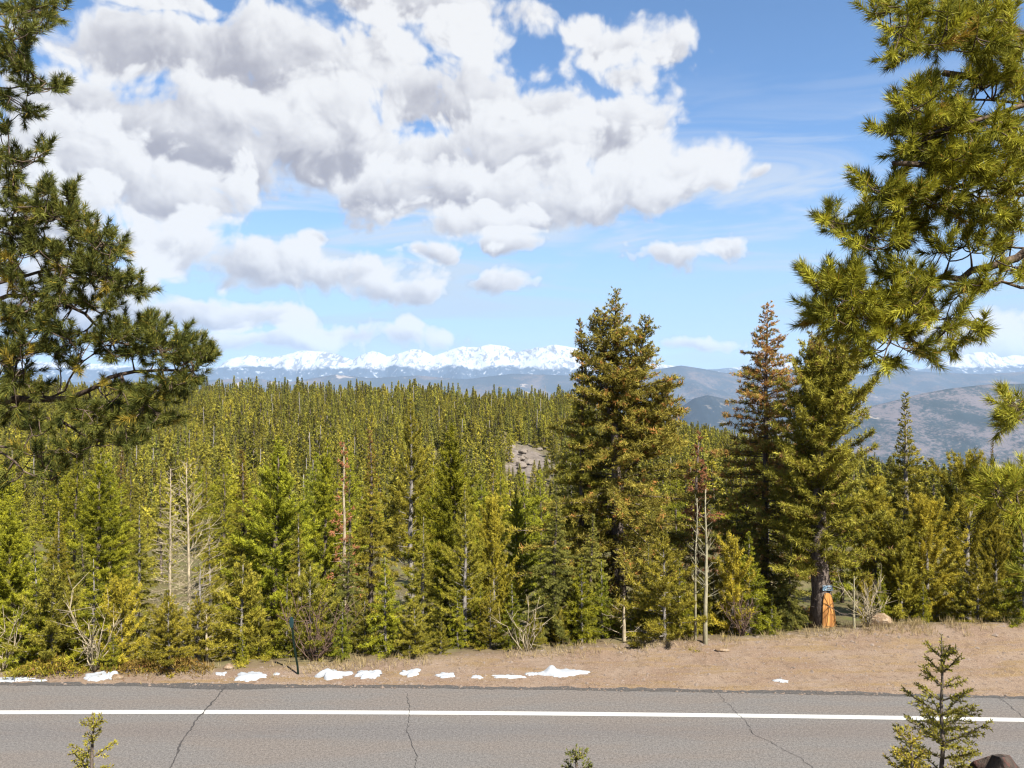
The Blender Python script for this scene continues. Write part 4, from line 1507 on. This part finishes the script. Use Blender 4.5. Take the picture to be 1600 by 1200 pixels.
def mat_sign():
    m, t = material('sign_face')
    tc = t.n('ShaderNodeTexCoord')
    n = t.noise(tc.outputs['Object'], 22, 3, .6)
    finish(t, t.mix(t.mapr(n, .50, .60), (.08, .14, .20), (.42, .48, .52)), .5, .3)
    return m


sg = MB()
w2, h2 = .11, .055
V = np.array([[x, y, z] for y in (-.006, .006) for z in (-h2, h2) for x in (-w2, w2)])
sg.add(V, [(0, 1, 3), (0, 3, 2), (4, 6, 7), (4, 7, 5), (0, 4, 5), (0, 5, 1), (2, 3, 7), (2, 7, 6), (0, 2, 6), (0, 6, 4), (1, 5, 7), (1, 7, 3)])
pl = pine.location
tag(sg.build('tree_sign', mat_sign(), None, (pl.x + trunk_at(.93)[0] + .05, pl.y + trunk_at(.93)[1] - trunk_at(.93)[2] - .012, pl.z + .93)), 'small weathered blue grey sign nailed above the orange trunk scar', 'sign')


# ------------------------------------------------------------------ foreground pines
def tuft_proto(seed, nn, ln, shoot):
    rg = np.random.default_rng(seed)
    s = rg.random(nn) ** .8
    o = np.stack([rg.normal(0, .003, nn), rg.normal(0, .003, nn), (s - .25) * shoot], -1)
    ph = rg.random(nn) * 6.28
    an = np.clip(R(66) - s * R(34) + rg.normal(0, .17, nn), .1, 1.5)
    d = np.stack([np.sin(an) * np.cos(ph), np.sin(an) * np.sin(ph), np.cos(an)], -1)
    return o, d, ln * rg.uniform(.75, 1.1, nn)


def frame(d):
    d = unit(d)
    a = unit(np.cross(d, np.where(np.abs(d[:, 2:3]) < .9, [[0, 0, 1.0]], [[1.0, 0, 0]])))
    return np.stack([a, np.cross(d, a), d], -1)      # columns


def big_pine(name, label, base, H, r0, limbs, clusters, dist, needle, seed, nn=95, ln=.055, nw=.0032, dens=1.0, dspread=.35, stubs=(), yellow=.06, away=1):
    rg = np.random.default_rng(seed)
    e = bpy.data.objects.new(name, None)
    COL.objects.link(e)
    bz = gz(base[0], base[1])
    org = np.array([base[0], base[1], bz])
    e.location = org
    tag(e, label, 'tree')
    wood = MB()
    k = 10
    ts = np.linspace(0, 1, k)
    tp = np.stack([base[0] + .10 * np.sin(ts * 5), base[1] + .08 * np.sin(ts * 4 + 1), bz + H * ts], -1)
    tp[0, 2] -= .3
    tube(wood, tp - org, r0 * (1 - ts) ** .8 + .012, 14)
    nodes, nrad = [], []

    def limb(pts, r):
        pts = np.array(pts)
        cum = np.concatenate([[0], np.cumsum(np.linalg.norm(np.diff(pts, axis=0), axis=1))])
        n = max(5, int(cum[-1] / .07))
        s = np.linspace(0, cum[-1], n)
        c = np.stack([np.interp(s, cum, pts[:, q]) for q in range(3)], -1)
        ker = np.array([1, 2, 3, 2, 1]) / 9
        for q in range(3):
            c[2:-2, q] = np.convolve(c[:, q], ker, 'valid')
        c[1:] += rg.normal(0, .008, (n - 1, 3))
        rr_ = r * (1 - np.linspace(0, 1, n) * .8)
        tube(wood, c - org, rr_, 8)
        nodes.extend(c[n // 5:])
        nrad.extend(rr_[n // 5:])

    for (path, r) in limbs:
        d0 = dist + path[0][2]
        z0 = P3(path[0][0], path[0][1], d0)[2]
        root = np.array([np.interp(z0 - .1, tp[:, 2], tp[:, 0]), np.interp(z0 - .1, tp[:, 2], tp[:, 1]), z0 - .1])
        limb([root] + [P3(a, b_, dist + c) for a, b_, c in path], r)
    T = []
    for (cx, cyy, rx_, ry_, n) in clusters:
        n = max(1, int(round(n * dens)))
        q = rg.normal(size=(n, 3))
        q = q / np.linalg.norm(q, axis=1, keepdims=True) * rg.random((n, 1)) ** .4
        for a in q:
            dd = dist + a[2] * dspread
            T.append(P3(cx + a[0] * rx_, cyy + a[1] * ry_, dd))
    # the other sides of the crown, out of the picture
    sgn = 1 if base[0] > 0 else -1
    for i in range(int(16 * away)):
        hh = rg.uniform(.30, .93)
        p0 = np.array([np.interp(hh, ts, tp[:, c]) for c in range(3)])
        a = rg.uniform(-1.9, 1.35)
        dv = np.array([sgn * math.cos(a), -math.sin(abs(a)) if a < 0 else math.sin(a) * .5, .12])
        L = (1 - hh) * 2.2 + .5
        path = p0 + unit(dv) * (np.linspace(0, 1, 5) * L)[:, None] + np.array([0, 0, .25]) * (np.linspace(0, 1, 5) ** 2)[:, None] * L * .5
        limb(path, .028)
        for _ in range(14):
            T.append(path[rg.integers(1, 5)] + rg.normal(0, .20, 3) + [0, 0, .06])
    T = np.array(T)
    nd = np.array(nodes)
    dmin = np.array([np.min(np.linalg.norm(nd - p, axis=1)) for p in T])
    o_all, d_all, tone = [], [], []
    for i in np.argsort(dmin):
        p = T[i]
        nd = np.asarray(nodes)
        dv = np.linalg.norm(nd - p, axis=1)
        j = int(np.argmin(dv))
        a = nd[j]
        L = dv[j]
        q = np.linspace(0, 1, 6)[:, None]
        mid = (a + p) / 2 + rg.normal(0, .12, 3) * L + np.array([0, 0, -.22 * L])
        c = a * (1 - q) ** 2 + mid * 2 * q * (1 - q) + p * q * q
        r1 = min(nrad[j], .0055 + .006 * L)
        rr_ = r1 + (.0028 - r1) * q[:, 0]
        tube(wood, c - org, rr_, 4, cap=False)
        for s in (2, 3, 4):
            if L > .10:
                nodes.append(c[s])
                nrad.append(rr_[s])
        tan = unit(c[-1] - c[-3])
        o_all.append(p)
        d_all.append(unit(tan + rg.normal(0, .25, 3) + [0, 0, .18]))
        tone.append(np.clip(rg.normal(.5, .17), 0, 1))
    o_all, d_all, tone = np.array(o_all), np.array(d_all), np.array(tone)
    protos = [tuft_proto(seed + 7 * i, nn, ln, ln * 1.9) for i in range(6)]
    pick = rg.integers(0, 6, len(o_all))
    crown = MB()
    for i in range(6):
        sel = np.where(pick == i)[0]
        if len(sel) == 0:
            continue
        o, d, l = protos[i]
        Fm = frame(d_all[sel]) * rg.uniform(.8, 1.18, (len(sel), 1, 1))
        O = np.einsum('kab,nb->kna', Fm, o) + (o_all[sel] - org)[:, None]
        D = np.einsum('kab,nb->kna', Fm, d)
        n = len(sel) * nn
        tn = np.repeat(tone[sel], nn)
        old = np.repeat(rg.random(len(sel)) < yellow, nn)
        tint = np.stack([np.clip(tn + rg.normal(0, .2, n), 0, 1), np.where(old, rg.random(n), (rg.random(n) < .03) * .8), np.zeros(n), np.ones(n)], -1)
        blades(crown, O.reshape(-1, 3), unit(D.reshape(-1, 3)), np.tile(l, len(sel)), nw, 0, tint, rg)
    for (path, r) in stubs:
        pts = np.array([P3(a, b_, dist + c) for a, b_, c in path])
        tube(wood, pts - org, np.linspace(r * 1.2, r, len(pts)), 7)
    wood.build('trunk', M['bark_pine'], e)
    crown.build('crown', M[needle], e)
    return e


LC = [(20, 640, 24, 14, 7), (62, 662, 40, 12, 7), (112, 637, 28, 10, 5), (230, 626, 36, 12, 8), (180, 603, 30, 10, 5), (130, 530, 40, 18, 10), (78, 510, 40, 18, 10), (60, 480, 30, 18, 8), (18, 400, 22, 22, 8), (100, 412, 40, 14, 8),
      (-60, 330, 50, 40, 10), (-60, 480, 50, 50, 12), (-60, 600, 50, 40, 10), (-60, 180, 40, 50, 8), (55, 15, 50, 18, 14), (20, 20, 25, 20, 6), (30, 55, 30, 14, 8), (55, 48, 16, 10, 3), (25, 80, 36, 10, 9), (30, 104, 28, 14, 8), (85, 134, 14, 11, 5), (42, 138, 30, 8, 4), (12, 158, 16, 14, 5), (40, 176, 16, 11, 5), (8, 205, 8, 10, 3),
      (25, 246, 42, 10, 10), (68, 236, 10, 12, 4), (18, 280, 24, 12, 8), (70, 300, 14, 12, 5), (110, 304, 14, 12, 5), (70, 330, 55, 18, 18), (20, 325, 20, 14, 6), (30, 362, 40, 22, 14), (120, 345, 24, 14, 7), (140, 372, 34, 20, 14), (170, 388, 22, 18, 10),
      (70, 390, 50, 16, 12), (15, 430, 16, 14, 5), (90, 440, 30, 18, 10), (150, 425, 45, 18, 16), (185, 445, 32, 22, 14), (215, 455, 15, 10, 4), (105, 470, 45, 14, 10), (20, 490, 24, 18, 9), (160, 478, 30, 12, 7), (30, 520, 16, 22, 6),
      (70, 548, 34, 14, 10), (15, 556, 26, 20, 11), (25, 590, 28, 18, 12), (190, 520, 30, 20, 12), (235, 515, 28, 16, 10), (245, 545, 40, 24, 18), (285, 535, 20, 20, 9), (300, 560, 26, 18, 10), (322, 552, 18, 13, 7), (180, 550, 36, 16, 10),
      (110, 575, 20, 10, 4), (290, 595, 30, 16, 11), (250, 600, 30, 12, 6), (265, 615, 18, 8, 3), (160, 640, 30, 14, 8), (200, 650, 34, 14, 11), (250, 655, 24, 10, 7), (135, 660, 22, 12, 6), (205, 690, 30, 9, 8), (165, 690, 18, 8, 3),
      (100, 705, 42, 12, 10), (50, 705, 25, 9, 5), (70, 735, 30, 12, 8), (10, 745, 12, 14, 4), (60, 610, 16, 10, 4), (45, 455, 30, 16, 6)]
LL = [([(-90, 640, .0), (0, 634, 0), (40, 618, .05), (100, 622, .05), (135, 616, .0), (165, 588, -.05), (210, 576, 0), (300, 580, .05)], .030),
      ([(-90, 655, .1), (10, 640, .1), (60, 645, .1), (100, 660, .1), (160, 690, .15), (210, 692, .15)], .020),
      ([(-90, 690, -.1), (0, 698, -.1), (35, 735, -.1), (75, 752, -.1)], .016), ([(-90, 690, -.1), (0, 695, -.1), (60, 708, -.05), (130, 710, -.05)], .014),
      ([(-90, 500, 0), (0, 470, 0), (60, 452, 0), (130, 492, .05), (190, 540, .05), (250, 545, 0)], .020), ([(-90, 480, -.1), (0, 440, -.1), (80, 420, 0), (170, 430, 0)], .020),
      ([(-90, 380, 0), (0, 350, 0), (50, 332, .05), (120, 350, .05), (165, 380, 0)], .020), ([(-90, 300, 0), (0, 285, 0), (50, 250, 0)], .014), ([(-90, 180, 0), (0, 128, 0), (45, 140, 0), (80, 138, 0)], .013),
      ([(-90, 60, 0), (0, 35, 0), (40, 60, 0)], .012), ([(-90, 30, .1), (0, 10, .1), (70, 15, .1)], .012), ([(-90, 560, -.15), (0, 570, -.15), (40, 580, -.15)], .014), ([(-90, 220, .1), (0, 200, .1), (30, 178, .1)], .010),
      ([(100, 622, .05), (110, 580, .0), (120, 560, 0), (200, 530, 0)], .013)]
big_pine('overhanging_pine', 'shaded dark green pine with bare curved limbs spreading over the forest on the left', (-3.75, 4.3), 6.8, .15, LL, LC, 4.3, 'needle_pine_dark', 501, nn=120, ln=.050, nw=.0036, dens=2.1, dspread=.40, yellow=.05)

RC = [(1660, 60, 50, 40, 9), (1660, 170, 50, 40, 9), (1655, 280, 50, 40, 9), (1660, 400, 50, 40, 10), (1660, 600, 40, 30, 7), (1655, 750, 40, 24, 7), (1650, 880, 30, 16, 4), (1385, 14, 36, 14, 9), (1425, 10, 30, 10, 6), (1425, 38, 22, 14, 7), (1405, 50, 18, 12, 4), (1440, 68, 32, 14, 9), (1398, 86, 18, 12, 5), (1480, 20, 50, 18, 14), (1490, 55, 45, 22, 16), (1550, 25, 50, 22, 16), (1540, 65, 45, 22, 14), (1590, 70, 20, 30, 9),
      (1530, 90, 20, 10, 4), (1440, 150, 24, 14, 7), (1418, 165, 18, 14, 5), (1470, 150, 30, 18, 10), (1540, 120, 30, 18, 10), (1585, 130, 22, 30, 12), (1395, 203, 20, 12, 5), (1430, 200, 28, 18, 12), (1460, 190, 40, 24, 18), (1500, 190, 40, 28, 20),
      (1425, 232, 22, 14, 8), (1460, 240, 40, 24, 18), (1510, 240, 40, 28, 18), (1560, 210, 40, 36, 20), (1590, 250, 20, 30, 10), (1480, 280, 40, 20, 14), (1550, 280, 44, 26, 18), (1358, 288, 18, 11, 5), (1385, 300, 24, 14, 8), (1405, 278, 12, 10, 4),
      (1400, 320, 30, 14, 9), (1440, 310, 30, 18, 10), (1500, 320, 40, 22, 16), (1570, 330, 40, 24, 14), (1297, 345, 16, 11, 5), (1320, 358, 18, 12, 6), (1355, 345, 24, 14, 8), (1385, 355, 24, 16, 8), (1345, 378, 24, 12, 7), (1425, 350, 24, 16, 9), (1400, 380, 20, 12, 5),
      (1275, 438, 20, 11, 6), (1300, 445, 14, 14, 5), (1335, 440, 28, 16, 11), (1320, 460, 40, 20, 16), (1275, 490, 18, 16, 8), (1300, 495, 30, 22, 14), (1350, 480, 40, 24, 20), (1330, 520, 28, 14, 8), (1375, 518, 36, 16, 11), (1410, 470, 40, 26, 20), (1395, 430, 30, 16, 10),
      (1440, 440, 26, 16, 9), (1455, 480, 28, 20, 11), (1355, 548, 20, 8, 3), (1385, 566, 10, 9, 3), (1365, 562, 10, 8, 2), (1430, 540, 20, 12, 6), (1412, 515, 20, 14, 6), (1453, 558, 7, 7, 2), (1484, 535, 9, 7, 2), (1478, 512, 12, 8, 4), (1512, 528, 10, 8, 3), (1530, 510, 10, 8, 3),
      (1500, 495, 16, 10, 3), (1470, 390, 26, 14, 6), (1520, 380, 24, 14, 6), (1560, 390, 24, 14, 6), (1595, 430, 12, 24, 6), (1545, 440, 24, 14, 6), (1510, 450, 24, 14, 6), (1580, 355, 20, 12, 5),
      (1590, 635, 22, 16, 9), (1580, 655, 16, 14, 6), (1560, 768, 30, 18, 12), (1594, 755, 18, 18, 9), (1585, 792, 22, 12, 7), (1604, 895, 8, 8, 2)]
RL = [([(1720, 340, .1), (1620, 385, .0), (1545, 418, 0), (1480, 440, 0), (1400, 452, 0), (1340, 470, 0), (1300, 480, 0)], .034),
      ([(1720, 230, .0), (1600, 262, 0), (1500, 292, 0), (1420, 322, 0), (1340, 360, 0), (1305, 350, 0)], .026),
      ([(1720, 60, .1), (1600, 48, .1), (1520, 30, .05), (1440, 20, .05), (1390, 16, .05)], .018), ([(1600, 48, 0), (1530, 55, 0), (1460, 70, 0), (1405, 86, 0)], .013),
      ([(1720, 120, -.1), (1600, 165, -.1), (1520, 190, -.1), (1440, 215, -.1), (1400, 205, -.1)], .024), ([(1600, 165, 0), (1520, 150, 0), (1440, 155, 0)], .015), ([(1500, 292, 0), (1440, 300, 0), (1370, 292, 0)], .012),
      ([(1480, 440, 0), (1420, 490, 0), (1390, 530, 0), (1365, 555, 0)], .013), ([(1545, 418, 0), (1520, 470, 0), (1490, 500, 0)], .010),
      ([(1720, 590, 0), (1630, 630, 0), (1590, 640, 0)], .014), ([(1720, 740, -.1), (1620, 765, -.1), (1560, 768, -.1)], .014), ([(1720, 880, 0), (1620, 890, 0), (1605, 895, 0)], .010)]
big_pine('sunlit_pine', 'sunlit yellow green pine with dense long needled tufts overhanging on the right', (3.35, 3.55), 5.7, .16, RL, RC, 3.55, 'needle_pine', 701, nn=130, ln=.055, nw=.0036, dens=1.55, dspread=.36,
         stubs=[([(1540, 122, 0), (1500, 118, 0), (1474, 114, 0)], .014), ([(1450, 258, -.2), (1418, 256, -.2), (1395, 255, -.2)], .011)], yellow=.03)


# ------------------------------------------------------------------ spruce saplings on the near bank
def sapling(px, py, d, label, seed, needle='needle_sapling', spread=.36, whorls=9, vis=1.0, lean=0.0):
    rg = np.random.default_rng(seed)
    tip = P3(px, py, d)
    bz = gz(tip[0], d)
    H = tip[2] - bz
    e = bpy.data.objects.new('spruce_sapling', None)
    COL.objects.link(e)
    e.location = (tip[0], d, bz)
    tag(e, label, 'sapling')
    wood, crown = MB(), MB()
    k = 12
    ts = np.linspace(0, 1, k)
    tp = np.stack([lean * ts + rg.normal(0, .004, k), rg.normal(0, .004, k), H * ts], -1)
    tp[0, 2] = -.1
    tp[-1] = (0, 0, H)
    tube(wood, tp, .014 * (1 - ts) ** .7 + .0022, 8)
    O, D, T = [], [], []

    def clothe(pts, tone, gap=.0022):
        seg = np.linalg.norm(np.diff(pts, axis=0), axis=1)
        cum = np.concatenate([[0], np.cumsum(seg)])
        n = max(4, int(cum[-1] / gap))
        s = rg.random(n) * cum[-1]
        o = np.stack([np.interp(s, cum, pts[:, c]) for c in range(3)], -1)
        tan = unit(np.gradient(pts, axis=0))
        tt = np.stack([np.interp(s, cum, tan[:, c]) for c in range(3)], -1)
        O.append(o)
        D.append(unit(tt * rg.uniform(.4, 1.1, (n, 1)) + rg.normal(0, .62, (n, 3)) + [0, 0, .22]))
        T.append(np.clip(tone + rg.normal(0, .17, n), 0, 1))

    clothe(tp[6:], .6, .0026)
    for w in range(whorls):
        t = .995 - .085 - (w / whorls) ** 1.0 * .86
        nbr = rg.integers(4, 7) if w % 2 == 0 else rg.integers(2, 5)
        base = np.array([np.interp(t, ts, tp[:, c]) for c in range(3)])
        for i in range(nbr):
            az = i * 6.28 / nbr + rg.normal(0, .3) + w
            L = (spread * (1 - t) ** .75 * 1.0 + .03) * rg.uniform(.6, 1.15)
            el = R(42 - 40 * (1 - t) + rg.normal(0, 7))
            s = np.linspace(0, 1, 6)
            dh = np.array([math.cos(az), math.sin(az), 0])
            pts = base + dh * (L * s * math.cos(el))[:, None]
            pts[:, 2] += L * (s * math.sin(el) + .12 * s ** 2)
            tube(wood, pts, .0045 * (1 - s) * (.5 + L) + .0016, 4, cap=False)
            tone = np.clip(rg.normal(.5, .14), 0, 1)
            clothe(pts, tone)
            m = int(L / .024)
            for q in range(m):
                f_ = .22 + .72 * (q + rg.random()) / max(1, m)
                b0 = np.array([np.interp(f_, s, pts[:, c]) for c in range(3)])
                sd = np.array([-dh[1], dh[0], 0]) * (1 if q % 2 else -1)
                tl = L * .42 * (1.12 - f_) * rg.uniform(.6, 1.2) + .015
                td = unit(dh * .8 + sd * rg.uniform(.6, 1.0) + [0, 0, rg.normal(.18, .18)])
                tw = b0 + td * (np.linspace(0, 1, 4) * tl)[:, None]
                tube(wood, tw, np.array([.0022, .002, .0017, .0012]), 3, cap=False)
                clothe(tw, np.clip(tone + .12, 0, 1))
    o, d_, tn = np.concatenate(O), np.concatenate(D), np.concatenate(T)
    n = len(o)
    blades(crown, o, d_, rg.uniform(.014, .023, n), .0056, 0, np.stack([tn, (rg.random(n) < .05) * .6, np.zeros(n), np.ones(n)], -1), rg, True)
    wood.build('trunk', M['bark'], e)
    crown.build('crown', M[needle], e)


sapling(1471, 993, 3.9, 'tallest yellow green spruce sapling beside the dark boulder', 81, spread=.36, whorls=15)
sapling(1424, 1137, 3.7, 'short spruce sapling crowding the foot of the tallest sapling', 82, spread=.30, whorls=9)
sapling(145, 1112, 3.9, 'small yellow green spruce sapling on the near bank below the dark overhanging pine', 83, spread=.25, whorls=10)
sapling(900, 1166, 3.8, 'dark thin sapling tip poking above the near bank in mid road', 84, 'needle_pine_dark', spread=.22, whorls=8)
